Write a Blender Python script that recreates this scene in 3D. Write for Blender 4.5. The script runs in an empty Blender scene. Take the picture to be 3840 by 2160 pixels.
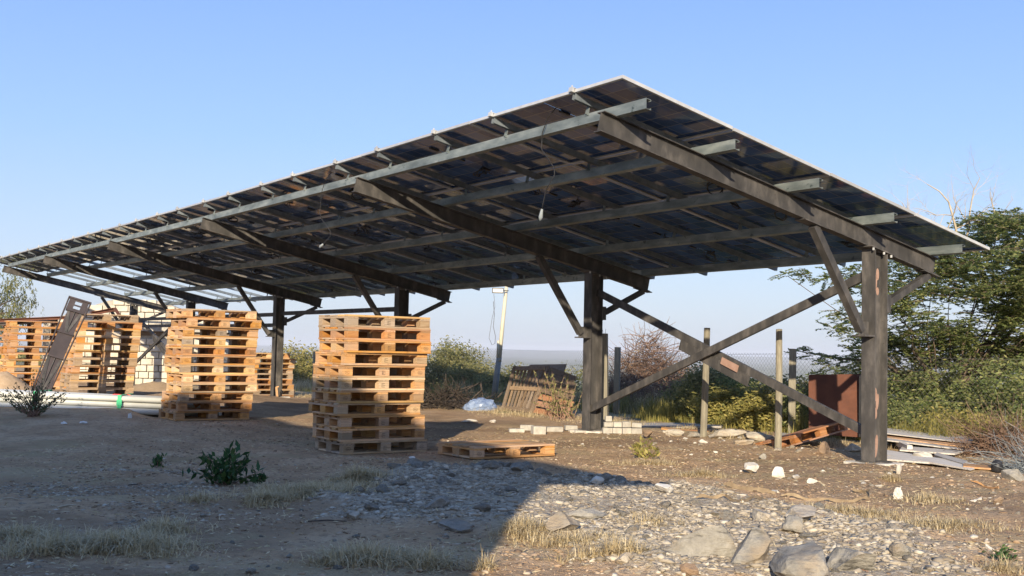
import bpy, math, random
import numpy as np
from mathutils import Vector, Matrix, noise as mnoise

R = math.radians
rnd = random.Random(7)
rng = np.random.default_rng(11)

# ------------------------------------------------------------------ camera, sky, sun, exposure
scene = bpy.context.scene
root_col = scene.collection
cam_data = bpy.data.cameras.new('camera')
cam_data.sensor_width = 36.0
cam_data.lens = 36.0 * 4226.86 / 3840.0
cam_data.clip_start = 0.1
cam_data.clip_end = 60000
cam = bpy.data.objects.new('camera', cam_data)
root_col.objects.link(cam)
CAM_H = 1.2937
cam.matrix_world = Matrix.Translation((0, 0, CAM_H)) @ Matrix.Rotation(math.pi / 2 + 0.0553, 4, 'X') @ Matrix.Rotation(0.0217, 4, 'Z')
scene.camera = cam

SUN_EL, SUN_AZ = R(18.5), R(7.3)        # height of the sun, heading of its light from +Y towards +X
world = bpy.data.worlds.new('World')
scene.world = world
world.use_nodes = True
wn = world.node_tree
for n in list(wn.nodes):
    wn.nodes.remove(n)
sky = wn.nodes.new('ShaderNodeTexSky')
sky.sky_type = 'NISHITA'
sky.sun_disc = False
sky.sun_elevation = SUN_EL
sky.sun_rotation = math.pi + SUN_AZ
sky.altitude = 0
sky.air_density = 1.0
sky.dust_density = 1.2
sky.ozone_density = 3.0
# the Nishita sky toned towards the clear violet blue of the photograph, paler at the horizon
tcw = wn.nodes.new('ShaderNodeTexCoord')
sepw = wn.nodes.new('ShaderNodeSeparateXYZ')
wn.links.new(tcw.outputs['Generated'], sepw.inputs[0])
rw = wn.nodes.new('ShaderNodeValToRGB')
ew = rw.color_ramp.elements
ew[0].position, ew[0].color = 0.0, (3.6, 3.95, 4.7, 1)
ew[1].position, ew[1].color = 1.0, (1.0, 2.0, 4.4, 1)
for p_, c_ in ((0.07, (3.0, 3.65, 4.95)), (0.18, (2.05, 3.15, 5.6)), (0.30, (1.5, 2.55, 5.5)), (0.65, (1.2, 2.2, 5.0))):
    k_ = ew.new(p_)
    k_.color = (*c_, 1)
wn.links.new(sepw.outputs['Z'], rw.inputs[0])
mxw = wn.nodes.new('ShaderNodeMix')
mxw.data_type = 'RGBA'
mxw.inputs[0].default_value = 0.75
wn.links.new(sky.outputs[0], mxw.inputs[6])
wn.links.new(rw.outputs[0], mxw.inputs[7])
bg = wn.nodes.new('ShaderNodeBackground')
bg.inputs['Strength'].default_value = 0.12
wo = wn.nodes.new('ShaderNodeOutputWorld')
wn.links.new(mxw.outputs[2], bg.inputs['Color'])
wn.links.new(bg.outputs[0], wo.inputs['Surface'])

sun_data = bpy.data.lights.new('sun', 'SUN')
sun_data.energy = 5.0
sun_data.angle = R(0.5)
sun_data.color = (1.0, 0.86, 0.66)
sun = bpy.data.objects.new('sun', sun_data)
sun.rotation_euler = (math.pi / 2 - SUN_EL, 0, -SUN_AZ)
sun.location = (0, -20, 20)
root_col.objects.link(sun)

scene.view_settings.view_transform = 'Standard'
scene.view_settings.look = 'None'
scene.view_settings.exposure = 0.7
scene.view_settings.gamma = 1.0
scene.view_settings.use_curve_mapping = False

# ------------------------------------------------------------------ mesh helpers
class MB:
    """collects faces of one mesh"""
    def __init__(self):
        self.v = []
        self.f = []
    def add(self, vs, fs):
        o = len(self.v)
        self.v.extend([tuple(map(float, p)) for p in vs])
        self.f.extend([tuple(i + o for i in q) for q in fs])
        return self
    def box(self, x0, y0, z0, x1, y1, z1):
        vs = [(x0, y0, z0), (x1, y0, z0), (x1, y1, z0), (x0, y1, z0), (x0, y0, z1), (x1, y0, z1), (x1, y1, z1), (x0, y1, z1)]
        return self.add(vs, [(0, 3, 2, 1), (4, 5, 6, 7), (0, 1, 5, 4), (1, 2, 6, 5), (2, 3, 7, 6), (3, 0, 4, 7)])
    def bar(self, p, q, w, h, up=(0, 0, 1)):
        p, q, up = Vector(p), Vector(q), Vector(up)
        d = (q - p).normalized()
        s = d.cross(up)
        if s.length < 1e-4:
            s = d.cross(Vector((1, 0, 0)))
        s.normalize()
        t = s.cross(d).normalized()
        vs = [a + s * (i * w / 2) + t * (j * h / 2) for a in (p, q) for i, j in ((-1, -1), (1, -1), (1, 1), (-1, 1))]
        return self.add(vs, [(0, 1, 2, 3), (7, 6, 5, 4), (0, 4, 5, 1), (1, 5, 6, 2), (2, 6, 7, 3), (3, 7, 4, 0)])
    def slab(self, corners, t):
        """four corner points of the top face, thickness t downwards along the normal"""
        c = [Vector(p) for p in corners]
        n = (c[1] - c[0]).cross(c[2] - c[0]).normalized()
        if n.z < 0:
            n = -n
        lo = [p - n * t for p in c]
        return self.add(c + lo, [(0, 1, 2, 3), (7, 6, 5, 4), (0, 4, 5, 1), (1, 5, 6, 2), (2, 6, 7, 3), (3, 7, 4, 0)])
    def prism(self, poly0, poly1):
        """two matching outlines (closed), walls and caps"""
        n = len(poly0)
        self.add(list(poly0) + list(poly1), [tuple(range(n))[::-1], tuple(range(n, 2 * n))] + [(i, (i + 1) % n, n + (i + 1) % n, n + i) for i in range(n)])
        return self
    def tube(self, pts, radii, n=6, caps=True):
        pts = [Vector(p) for p in pts]
        if not hasattr(radii, '__len__'):
            radii = [radii] * len(pts)
        vs, ref = [], None
        for i, p in enumerate(pts):
            d = (pts[min(i + 1, len(pts) - 1)] - pts[max(i - 1, 0)])
            if d.length < 1e-7:
                d = Vector((0, 0, 1))
            d.normalize()
            if ref is None:
                ref = d.orthogonal().normalized()
            ref = (ref - d * ref.dot(d))
            if ref.length < 1e-5:
                ref = d.orthogonal()
            ref.normalize()
            b = d.cross(ref)
            for k in range(n):
                a = 2 * math.pi * k / n
                vs.append(p + (ref * math.cos(a) + b * math.sin(a)) * radii[i])
        fs = []
        for i in range(len(pts) - 1):
            for k in range(n):
                fs.append((i * n + k, i * n + (k + 1) % n, (i + 1) * n + (k + 1) % n, (i + 1) * n + k))
        if caps:
            fs.append(tuple(range(n))[::-1])
            fs.append(tuple((len(pts) - 1) * n + k for k in range(n)))
        return self.add(vs, fs)
    def mesh(self, name, mat=None, smooth=False):
        me = bpy.data.meshes.new(name)
        me.from_pydata(self.v, [], self.f)
        if mat:
            me.materials.append(mat)
        if smooth:
            me.polygons.foreach_set('use_smooth', [True] * len(me.polygons))
        me.update()
        return me
    def build(self, name, mat, parent=None, smooth=False, loc=None):
        return obj(name, self.mesh(name, mat, smooth), parent, loc)

def np_mesh(name, verts, quads, mat, smooth=False, tris=False):
    me = bpy.data.meshes.new(name)
    verts = np.asarray(verts, np.float32)
    quads = np.asarray(quads, np.int32)
    k = 3 if tris else 4
    me.vertices.add(len(verts))
    me.vertices.foreach_set('co', verts.ravel())
    me.loops.add(len(quads) * k)
    me.loops.foreach_set('vertex_index', quads.ravel())
    me.polygons.add(len(quads))
    me.polygons.foreach_set('loop_start', np.arange(0, len(quads) * k, k, dtype=np.int32))
    if smooth:
        me.polygons.foreach_set('use_smooth', np.ones(len(quads), bool))
    me.update(calc_edges=True)
    if mat:
        me.materials.append(mat)
    return me

def obj(name, me, parent=None, loc=None, rot=None):
    o = bpy.data.objects.new(name, me)
    root_col.objects.link(o)
    if parent:
        o.parent = parent
    if loc is not None:
        o.location = loc
    if rot is not None:
        o.rotation_euler = rot
    return o

def thing(name, label, cat, loc=(0, 0, 0), rz=0.0, group=None):
    o = obj(name, None, None, loc, (0, 0, rz))
    o.empty_display_size = 0.2
    return tag(o, label, cat, group)

def tag(o, label, cat, group=None):
    o['label'] = label
    o['category'] = cat
    if group:
        o['group'] = group
    return o

def stuff(o, label, cat):
    o['kind'] = 'stuff'
    return tag(o, label, cat)

def structure(o):
    o['kind'] = 'structure'
    return o

# ------------------------------------------------------------------ materials
def new_mat(name):
    m = bpy.data.materials.new(name)
    m.use_nodes = True
    nt = m.node_tree
    for n in list(nt.nodes):
        nt.nodes.remove(n)
    out = nt.nodes.new('ShaderNodeOutputMaterial')
    b = nt.nodes.new('ShaderNodeBsdfPrincipled')
    nt.links.new(b.outputs[0], out.inputs['Surface'])
    return m, nt, b, out

def N(nt, typ, **kw):
    n = nt.nodes.new(typ)
    for k, v in kw.items():
        setattr(n, k, v)
    return n

def ramp(nt, fac, stops):
    r = nt.nodes.new('ShaderNodeValToRGB')
    e = r.color_ramp.elements
    while len(e) > 1:
        e.remove(e[-1])
    e[0].position, e[0].color = stops[0][0], (*stops[0][1], 1)
    for p, c in stops[1:]:
        k = e.new(p)
        k.color = (*c, 1)
    nt.links.new(fac, r.inputs[0])
    return r.outputs[0]

def mixc(nt, a, b, fac, mode='MIX'):
    m = nt.nodes.new('ShaderNodeMix')
    m.data_type = 'RGBA'
    m.blend_type = mode
    for s, v in ((m.inputs[6], a), (m.inputs[7], b), (m.inputs[0], fac)):
        if hasattr(v, 'links'):
            nt.links.new(v, s)
        elif isinstance(v, (int, float)):
            s.default_value = v
        else:
            s.default_value = (*v, 1)
    return m.outputs[2]

def noise_fac(nt, coord, scale, detail=5, rough=0.55, stretch=None):
    if stretch:
        mp = nt.nodes.new('ShaderNodeMapping')
        mp.inputs['Scale'].default_value = stretch
        nt.links.new(coord, mp.inputs[0])
        coord = mp.outputs[0]
    n = nt.nodes.new('ShaderNodeTexNoise')
    n.inputs['Scale'].default_value = scale
    n.inputs['Detail'].default_value = detail
    n.inputs['Roughness'].default_value = rough
    nt.links.new(coord, n.inputs['Vector'])
    return n.outputs['Fac']

def bump(nt, b, height, strength=0.4, dist=0.01):
    bp = nt.nodes.new('ShaderNodeBump')
    bp.inputs['Strength'].default_value = strength
    bp.inputs['Distance'].default_value = dist
    nt.links.new(height, bp.inputs['Height'])
    nt.links.new(bp.outputs[0], b.inputs['Normal'])

def obj_coord(nt, random_shift=True):
    tc = nt.nodes.new('ShaderNodeTexCoord')
    if not random_shift:
        return tc.outputs['Object'], None
    oi = nt.nodes.new('ShaderNodeObjectInfo')
    mul = nt.nodes.new('ShaderNodeMath')
    mul.operation = 'MULTIPLY'
    mul.inputs[1].default_value = 57.0
    nt.links.new(oi.outputs['Random'], mul.inputs[0])
    ad = nt.nodes.new('ShaderNodeVectorMath')
    ad.operation = 'ADD'
    nt.links.new(tc.outputs['Object'], ad.inputs[0])
    nt.links.new(mul.outputs[0], ad.inputs[1])
    return ad.outputs[0], oi.outputs['Random']

def simple_mat(name, c0, c1, scale=8, rough=0.8, metal=0.0, stretch=None, bmp=0.3, dist=0.005, c2=None, spots=None, spec=0.35):
    m, nt, b, out = new_mat(name)
    co, rd = obj_coord(nt)
    f = noise_fac(nt, co, scale, 6, 0.6, stretch)
    stops = [(0.3, c0), (0.7, c1)] if c2 is None else [(0.25, c0), (0.5, c1), (0.75, c2)]
    col = ramp(nt, f, stops)
    if spots:
        g = noise_fac(nt, co, spots[1], 4, 0.7)
        sf = ramp(nt, g, [(spots[2], (0, 0, 0)), (spots[2] + 0.06, (1, 1, 1))])
        col = mixc(nt, col, spots[0], sf)
    if rd is not None:
        v = nt.nodes.new('ShaderNodeMapRange')
        v.inputs['To Min'].default_value = 0.86
        v.inputs['To Max'].default_value = 1.14
        nt.links.new(rd, v.inputs['Value'])
        hs = nt.nodes.new('ShaderNodeHueSaturation')
        nt.links.new(col, hs.inputs['Color'])
        nt.links.new(v.outputs[0], hs.inputs['Value'])
        col = hs.outputs[0]
    nt.links.new(col, b.inputs['Base Color'])
    b.inputs['Roughness'].default_value = rough
    b.inputs['Metallic'].default_value = metal
    b.inputs['Specular IOR Level'].default_value = spec
    if bmp:
        bump(nt, b, f, bmp, dist)
    return m

def wood_mat(name, cols, axis='X', weather=(0.30, 0.235, 0.165), wfac=0.75):
    m, nt, b, out = new_mat(name)
    co, rd = obj_coord(nt)
    st = (1.5, 22, 22) if axis == 'X' else (22, 1.5, 22)
    g = noise_fac(nt, co, 3.0, 6, 0.65, st)
    col = ramp(nt, g, [(0.3, cols[0]), (0.5, cols[1]), (0.72, cols[2])])
    # knots and dirt
    k = noise_fac(nt, co, 9.0, 3, 0.5)
    col = mixc(nt, col, [c * 0.45 for c in cols[0]], ramp(nt, k, [(0.66, (0, 0, 0)), (0.74, (0.75, 0.75, 0.75))]))
    w = noise_fac(nt, co, 2.2, 5, 0.6)
    col = mixc(nt, col, weather, ramp(nt, w, [(0.45, (0, 0, 0)), (0.75, (wfac, wfac, wfac))]))
    # every board its own tone
    wn_ = nt.nodes.new('ShaderNodeTexWhiteNoise')
    wn_.noise_dimensions = '1D'
    nt.links.new(rd, wn_.inputs['W'])
    hs = nt.nodes.new('ShaderNodeHueSaturation')
    for sock, lo, hi, src in (('Value', 0.72, 1.22, rd), ('Saturation', 0.8, 1.12, wn_.outputs['Value'])):
        v = nt.nodes.new('ShaderNodeMapRange')
        v.inputs['To Min'].default_value = lo
        v.inputs['To Max'].default_value = hi
        nt.links.new(src, v.inputs['Value'])
        nt.links.new(v.outputs[0], hs.inputs[sock])
    nt.links.new(col, hs.inputs['Color'])
    nt.links.new(hs.outputs[0], b.inputs['Base Color'])
    b.inputs['Roughness'].default_value = 0.75
    b.inputs['Specular IOR Level'].default_value = 0.25
    bump(nt, b, g, 0.35, 0.003)
    return m

def rock_mat(name, c0, c1, c2, tint):
    m, nt, b, out = new_mat(name)
    co, rd = obj_coord(nt)
    f = noise_fac(nt, co, 7, 8, 0.7)
    g = noise_fac(nt, co, 4, 6, 0.65, (1, 1, 5))
    col = ramp(nt, f, [(0.28, c0), (0.5, c1), (0.72, c2)])
    col = mixc(nt, col, [c * 0.55 for c in c0], ramp(nt, g, [(0.34, (0.8, 0.8, 0.8)), (0.42, (0, 0, 0))]))
    d = noise_fac(nt, co, 2.5, 4, 0.6)
    col = mixc(nt, col, tint, ramp(nt, d, [(0.48, (0, 0, 0)), (0.62, (0.75, 0.75, 0.75))]))
    nt.links.new(col, b.inputs['Base Color'])
    b.inputs['Roughness'].default_value = 0.95
    b.inputs['Specular IOR Level'].default_value = 0.15
    ad = N(nt, 'ShaderNodeMath', operation='ADD'); nt.links.new(f, ad.inputs[0]); nt.links.new(g, ad.inputs[1])
    bump(nt, b, ad.outputs[0], 1.0, 0.03)
    return m

def leaf_mat(name, c0, c1, c2, trans=0.35):
    m, nt, b, out = new_mat(name)
    geo = nt.nodes.new('ShaderNodeNewGeometry')
    rpi = geo.outputs['Random Per Island']
    col = ramp(nt, rpi, [(0.0, c0), (0.5, c1), (1.0, c2)])
    nt.links.new(col, b.inputs['Base Color'])
    b.inputs['Roughness'].default_value = 0.6
    b.inputs['Specular IOR Level'].default_value = 0.25
    if trans:
        t = nt.nodes.new('ShaderNodeBsdfTranslucent')
        nt.links.new(col, t.inputs['Color'])
        mx = nt.nodes.new('ShaderNodeMixShader')
        mx.inputs[0].default_value = trans
        nt.links.new(b.outputs[0], mx.inputs[1])
        nt.links.new(t.outputs[0], mx.inputs[2])
        nt.links.new(mx.outputs[0], out.inputs['Surface'])
    return m

PINE = ((0.33, 0.155, 0.052), (0.50, 0.265, 0.10), (0.63, 0.37, 0.165))
M = {}
M['pine_x'] = wood_mat('pine_along', PINE, 'X')
M['pine_y'] = wood_mat('pine_across', PINE, 'Y')
M['red_wood'] = wood_mat('red_brown_wood', ((0.17, 0.075, 0.032), (0.29, 0.13, 0.055), (0.42, 0.21, 0.10)), 'X', wfac=0.3)
M['grey_wood'] = wood_mat('grey_board', ((0.34, 0.31, 0.27), (0.5, 0.46, 0.4), (0.66, 0.61, 0.54)), 'X', wfac=0.2)
M['dark_wood'] = wood_mat('dark_crate_wood', ((0.10, 0.07, 0.045), (0.19, 0.135, 0.088), (0.30, 0.22, 0.145)), 'X', weather=(0.3, 0.22, 0.15), wfac=0.3)
M['post'] = simple_mat('weathered_post', (0.17, 0.15, 0.11), (0.29, 0.265, 0.195), 6, 0.9, stretch=(9, 9, 0.8), bmp=0.4)
M['cream_post'] = simple_mat('cream_pole', (0.5, 0.45, 0.32), (0.62, 0.58, 0.45), 5, 0.8, stretch=(6, 6, 1))
M['grey_pole'] = simple_mat('grey_pole', (0.22, 0.25, 0.26), (0.30, 0.33, 0.33), 6, 0.7)
M['steel'] = simple_mat('dark_primed_steel', (0.030, 0.029, 0.028), (0.060, 0.056, 0.052), 7, 0.62, 0.0, stretch=(1, 1, 0.45), bmp=0.25, c2=(0.135, 0.122, 0.110), spots=((0.025, 0.021, 0.018), 17, 0.66), spec=0.3)
M['steel_pink'] = simple_mat('primer_patch', (0.30, 0.18, 0.13), (0.40, 0.26, 0.20), 12, 0.8)
M['zinc'] = simple_mat('galvanised_steel', (0.09, 0.11, 0.112), (0.19, 0.22, 0.215), 7, 0.5, 0.35, stretch=(1, 0.35, 1.2), bmp=0.1, c2=(0.36, 0.39, 0.365), spots=((0.06, 0.08, 0.08), 11, 0.62))
M['alu'] = simple_mat('aluminium', (0.36, 0.36, 0.35), (0.46, 0.46, 0.44), 10, 0.42, 0.2, bmp=0.0)
M['rail'] = simple_mat('zinc_rail', (0.13, 0.155, 0.175), (0.25, 0.28, 0.30), 10, 0.5, 0.4, bmp=0.0)
M['black'] = simple_mat('black_plastic', (0.015, 0.015, 0.016), (0.03, 0.03, 0.032), 10, 0.5, bmp=0)
M['white_paint'] = simple_mat('dusty_white', (0.62, 0.60, 0.55), (0.8, 0.78, 0.73), 9, 0.7)
M['pipe'] = simple_mat('cream_white_plastic', (0.46, 0.46, 0.41), (0.56, 0.56, 0.51), 4, 0.45, bmp=0)
M['green_strap'] = simple_mat('green_strap', (0.03, 0.34, 0.14), (0.05, 0.45, 0.2), 20, 0.5, bmp=0)
M['red_string'] = simple_mat('red_string', (0.6, 0.06, 0.05), (0.7, 0.1, 0.08), 20, 0.6, bmp=0)
M['rust'] = simple_mat('rusty_sheet', (0.07, 0.03, 0.02), (0.115, 0.045, 0.027), 4, 0.85, 0, c2=(0.155, 0.062, 0.036), bmp=0.15)
M['violet_steel'] = simple_mat('greyed_steel', (0.035, 0.027, 0.027), (0.06, 0.046, 0.044), 5, 0.55, bmp=0.1)
M['concrete'] = simple_mat('concrete_block', (0.30, 0.28, 0.24), (0.46, 0.43, 0.37), 14, 0.95, bmp=0.5, dist=0.01)
M['white_stone'] = simple_mat('limewashed_stone', (0.44, 0.40, 0.33), (0.64, 0.60, 0.52), 9, 0.95, bmp=0.6, dist=0.015)
M['mortar'] = simple_mat('mortar', (0.30, 0.27, 0.22), (0.42, 0.38, 0.32), 12, 0.95)
M['brick'] = simple_mat('pale_brick', (0.42, 0.37, 0.29), (0.60, 0.545, 0.44), 5, 0.95, bmp=0.4, spots=((0.30, 0.27, 0.22), 8, 0.62))
M['rock'] = rock_mat('grey_rock', (0.15, 0.14, 0.12), (0.27, 0.25, 0.21), (0.40, 0.37, 0.31), (0.30, 0.235, 0.16))
M['pale_rock'] = rock_mat('pale_rock', (0.30, 0.265, 0.21), (0.44, 0.39, 0.31), (0.58, 0.53, 0.43), (0.38, 0.30, 0.21))
M['brown_rock'] = rock_mat('brown_rock', (0.15, 0.105, 0.07), (0.25, 0.18, 0.12), (0.36, 0.27, 0.19), (0.28, 0.19, 0.12))
M['bag'] = simple_mat('pale_blue_plastic_bag', (0.13, 0.18, 0.29), (0.22, 0.28, 0.40), 9, 0.35, bmp=0.2)
M['twig'] = simple_mat('brown_twigs', (0.16, 0.10, 0.07), (0.27, 0.17, 0.12), 20, 0.9, bmp=0)
M['dark_twig'] = simple_mat('dark_twigs', (0.045, 0.035, 0.03), (0.09, 0.07, 0.055), 20, 0.9, bmp=0)
M['pale_twig'] = simple_mat('pale_twigs', (0.34, 0.28, 0.2), (0.48, 0.41, 0.3), 20, 0.9, bmp=0)
M['bark'] = simple_mat('bark', (0.09, 0.065, 0.045), (0.17, 0.125, 0.09), 12, 0.95, stretch=(3, 3, 0.6), bmp=0.6, dist=0.02)
M['wire'] = simple_mat('fence_wire', (0.12, 0.12, 0.11), (0.2, 0.2, 0.18), 10, 0.6, 0.3, bmp=0)
M['sand'] = simple_mat('sand', (0.34, 0.24, 0.14), (0.44, 0.32, 0.2), 10, 0.95)
M['leather'] = simple_mat('old_strap', (0.17, 0.12, 0.07), (0.33, 0.25, 0.15), 8, 0.8)
M['acacia'] = leaf_mat('acacia_leaves', (0.08, 0.12, 0.038), (0.20, 0.24, 0.08), (0.38, 0.375, 0.15), 0.5)
M['olive'] = leaf_mat('olive_leaves', (0.10, 0.115, 0.04), (0.23, 0.225, 0.085), (0.38, 0.34, 0.15), 0.42)
M['yellow_leaf'] = leaf_mat('yellow_green_grass', (0.15, 0.15, 0.04), (0.28, 0.25, 0.07), (0.42, 0.35, 0.11))
M['far_leaf'] = leaf_mat('drooping_leaves', (0.10, 0.12, 0.04), (0.17, 0.18, 0.07), (0.27, 0.25, 0.11))
M['fresh'] = leaf_mat('fresh_green_leaves', (0.022, 0.06, 0.022), (0.04, 0.095, 0.03), (0.09, 0.15, 0.04), 0.25)
M['feather'] = leaf_mat('feathery_leaves', (0.05, 0.07, 0.03), (0.09, 0.11, 0.05), (0.15, 0.16, 0.08))
M['straw'] = leaf_mat('dry_grass', (0.38, 0.29, 0.155), (0.56, 0.45, 0.26), (0.70, 0.59, 0.38), 0.3)
M['dry_brush'] = leaf_mat('dry_brush', (0.14, 0.08, 0.05), (0.24, 0.15, 0.10), (0.36, 0.25, 0.17), 0.1)
M['shrub_far'] = leaf_mat('far_scrub', (0.05, 0.065, 0.03), (0.09, 0.10, 0.045), (0.14, 0.14, 0.06), 0)

P_PITCH = 2.87
def panel_mat():
    m, nt, b, out = new_mat('solar_glass')
    tc = nt.nodes.new('ShaderNodeTexCoord')
    sep = nt.nodes.new('ShaderNodeSeparateXYZ')
    nt.links.new(tc.outputs['Object'], sep.inputs[0])
    def lines(sock, pitch, width):
        a = N(nt, 'ShaderNodeMath', operation='DIVIDE'); a.inputs[1].default_value = pitch
        nt.links.new(sock, a.inputs[0])
        f = N(nt, 'ShaderNodeMath', operation='FRACT'); nt.links.new(a.outputs[0], f.inputs[0])
        l = N(nt, 'ShaderNodeMath', operation='LESS_THAN'); l.inputs[1].default_value = width / pitch
        nt.links.new(f.outputs[0], l.inputs[0])
        return l.outputs[0]
    a = lines(sep.outputs['X'], 1.47 / 6, 0.009)
    c = lines(sep.outputs['Y'], 2.74 / 12, 0.007)
    mx = N(nt, 'ShaderNodeMath', operation='MAXIMUM')
    nt.links.new(a, mx.inputs[0]); nt.links.new(c, mx.inputs[1])
    # each cell its own very slight tone
    sn = N(nt, 'ShaderNodeVectorMath', operation='SNAP'); sn.inputs[1].default_value = (1.47 / 6, 2.74 / 12, 1)
    oc, rd = obj_coord(nt)
    nt.links.new(tc.outputs['Object'], sn.inputs[0])
    ad = N(nt, 'ShaderNodeVectorMath', operation='ADD'); nt.links.new(sn.outputs[0], ad.inputs[0]); nt.links.new(rd, ad.inputs[1])
    wn_ = N(nt, 'ShaderNodeTexWhiteNoise', noise_dimensions='3D'); nt.links.new(ad.outputs[0], wn_.inputs['Vector'])
    cell = ramp(nt, wn_.outputs['Value'], [(0, (0.018, 0.05, 0.15)), (1, (0.05, 0.115, 0.30))])
    # dust, thicker towards the low side
    d = noise_fac(nt, oc, 1.6, 5, 0.6, (1, 1, 1))
    cell = mixc(nt, cell, (0.09, 0.085, 0.08), ramp(nt, d, [(0.45, (0, 0, 0)), (0.85, (0.3, 0.3, 0.3))]))
    col = mixc(nt, cell, (0.24, 0.25, 0.26), mx.outputs[0])
    nt.links.new(col, b.inputs['Base Color'])
    # the clear seam of bare glass between the two halves of the module
    s1 = N(nt, 'ShaderNodeMath', operation='SUBTRACT'); s1.inputs[1].default_value = (P_PITCH - 0.022) / 2
    nt.links.new(sep.outputs['Y'], s1.inputs[0])
    s2 = N(nt, 'ShaderNodeMath', operation='ABSOLUTE'); nt.links.new(s1.outputs[0], s2.inputs[0])
    s3 = N(nt, 'ShaderNodeMath', operation='LESS_THAN'); s3.inputs[1].default_value = 0.011; nt.links.new(s2.outputs[0], s3.inputs[0])
    s4 = N(nt, 'ShaderNodeMath', operation='MULTIPLY'); s4.inputs[1].default_value = 0.85; nt.links.new(s3.outputs[0], s4.inputs[0])
    tr_ = nt.nodes.new('ShaderNodeBsdfTransparent')
    mxs = nt.nodes.new('ShaderNodeMixShader')
    nt.links.new(s4.outputs[0], mxs.inputs[0]); nt.links.new(b.outputs[0], mxs.inputs[1]); nt.links.new(tr_.outputs[0], mxs.inputs[2])
    nt.links.new(mxs.outputs[0], out.inputs['Surface'])
    b.inputs['Roughness'].default_value = 0.06
    b.inputs['IOR'].default_value = 1.31
    # the laminate is not perfectly flat: cells tilt by fractions of a degree
    h = noise_fac(nt, oc, 2.4, 2, 0.4)
    bump(nt, b, h, 0.10, 0.02)
    return m
M['panel'] = panel_mat()

# ------------------------------------------------------------------ terrain
def sst(x):
    x = np.clip(x, 0, 1)
    return x * x * (3 - 2 * x)
AZ = 0.9731
Vd = np.array([math.sin(AZ), math.cos(AZ)])          # down the slope of the roof
Ud = np.array([-math.cos(AZ), math.sin(AZ)])         # along the carport, away from the camera
C1 = np.array([4.4722, 13.8755])

def vnoise(x, y, seed=0):
    """cheap smooth value noise on arrays"""
    xi, yi = np.floor(x).astype(np.int64), np.floor(y).astype(np.int64)
    xf, yf = x - xi, y - yi
    xf, yf = xf * xf * (3 - 2 * xf), yf * yf * (3 - 2 * yf)
    def h(a, b):
        n = (a * 374761393 + b * 668265263 + seed * 1442695041) & 0x7fffffff
        n = ((n ^ (n >> 13)) * 1274126177) & 0x7fffffff
        return ((n ^ (n >> 16)) & 0xffff) / 65535.0
    a, b, c, d = h(xi, yi), h(xi + 1, yi), h(xi, yi + 1), h(xi + 1, yi + 1)
    return a + (b - a) * xf + (c - a) * yf + (a - b - c + d) * xf * yf
def fbm(x, y, octv=4, seed=0):
    s, a, t = 0, 1.0, 0
    for i in range(octv):
        s = s + a * vnoise(x * 2 ** i, y * 2 ** i, seed + i)
        t += a
        a *= 0.55
    return s / t

GR = np.array([(-1.15, 11.5), (-0.2, 11.65), (1.4, 10.75), (2.4, 9.9), (3.0, 8.4), (2.7, 6.4), (0.9, 6.3), (0.45, 7.4), (-0.2, 8.2), (-1.1, 8.6), (-1.5, 9.6), (-1.3, 11.6)])
def poly_sd(x, y, P):
    """signed distance, negative inside"""
    x = np.asarray(x, float); y = np.asarray(y, float)
    d = np.full(x.shape, 1e9)
    inside = np.zeros(x.shape, bool)
    n = len(P)
    for i in range(n):
        a, b = P[i], P[(i + 1) % n]
        e = b - a
        t = np.clip(((x - a[0]) * e[0] + (y - a[1]) * e[1]) / (e @ e), 0, 1)
        d = np.minimum(d, np.hypot(x - a[0] - t * e[0], y - a[1] - t * e[1]))
        c = ((a[1] > y) != (b[1] > y)) & (x < (b[0] - a[0]) * (y - a[1]) / (b[1] - a[1] + 1e-12) + a[0])
        inside ^= c
    return np.where(inside, -d, d)
def gravel_mask(x, y):
    near = (np.abs(x) < 6) & (y > 4) & (y < 15)
    m = np.zeros(np.shape(x))
    if np.any(near):
        sd = poly_sd(x[near], y[near], GR)
        m[near] = sst(0.5 - (sd + (fbm(x[near] * 2.2, y[near] * 2.2, 4, 5) - 0.5) * 1.1) / 0.5)
    return m

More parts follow.
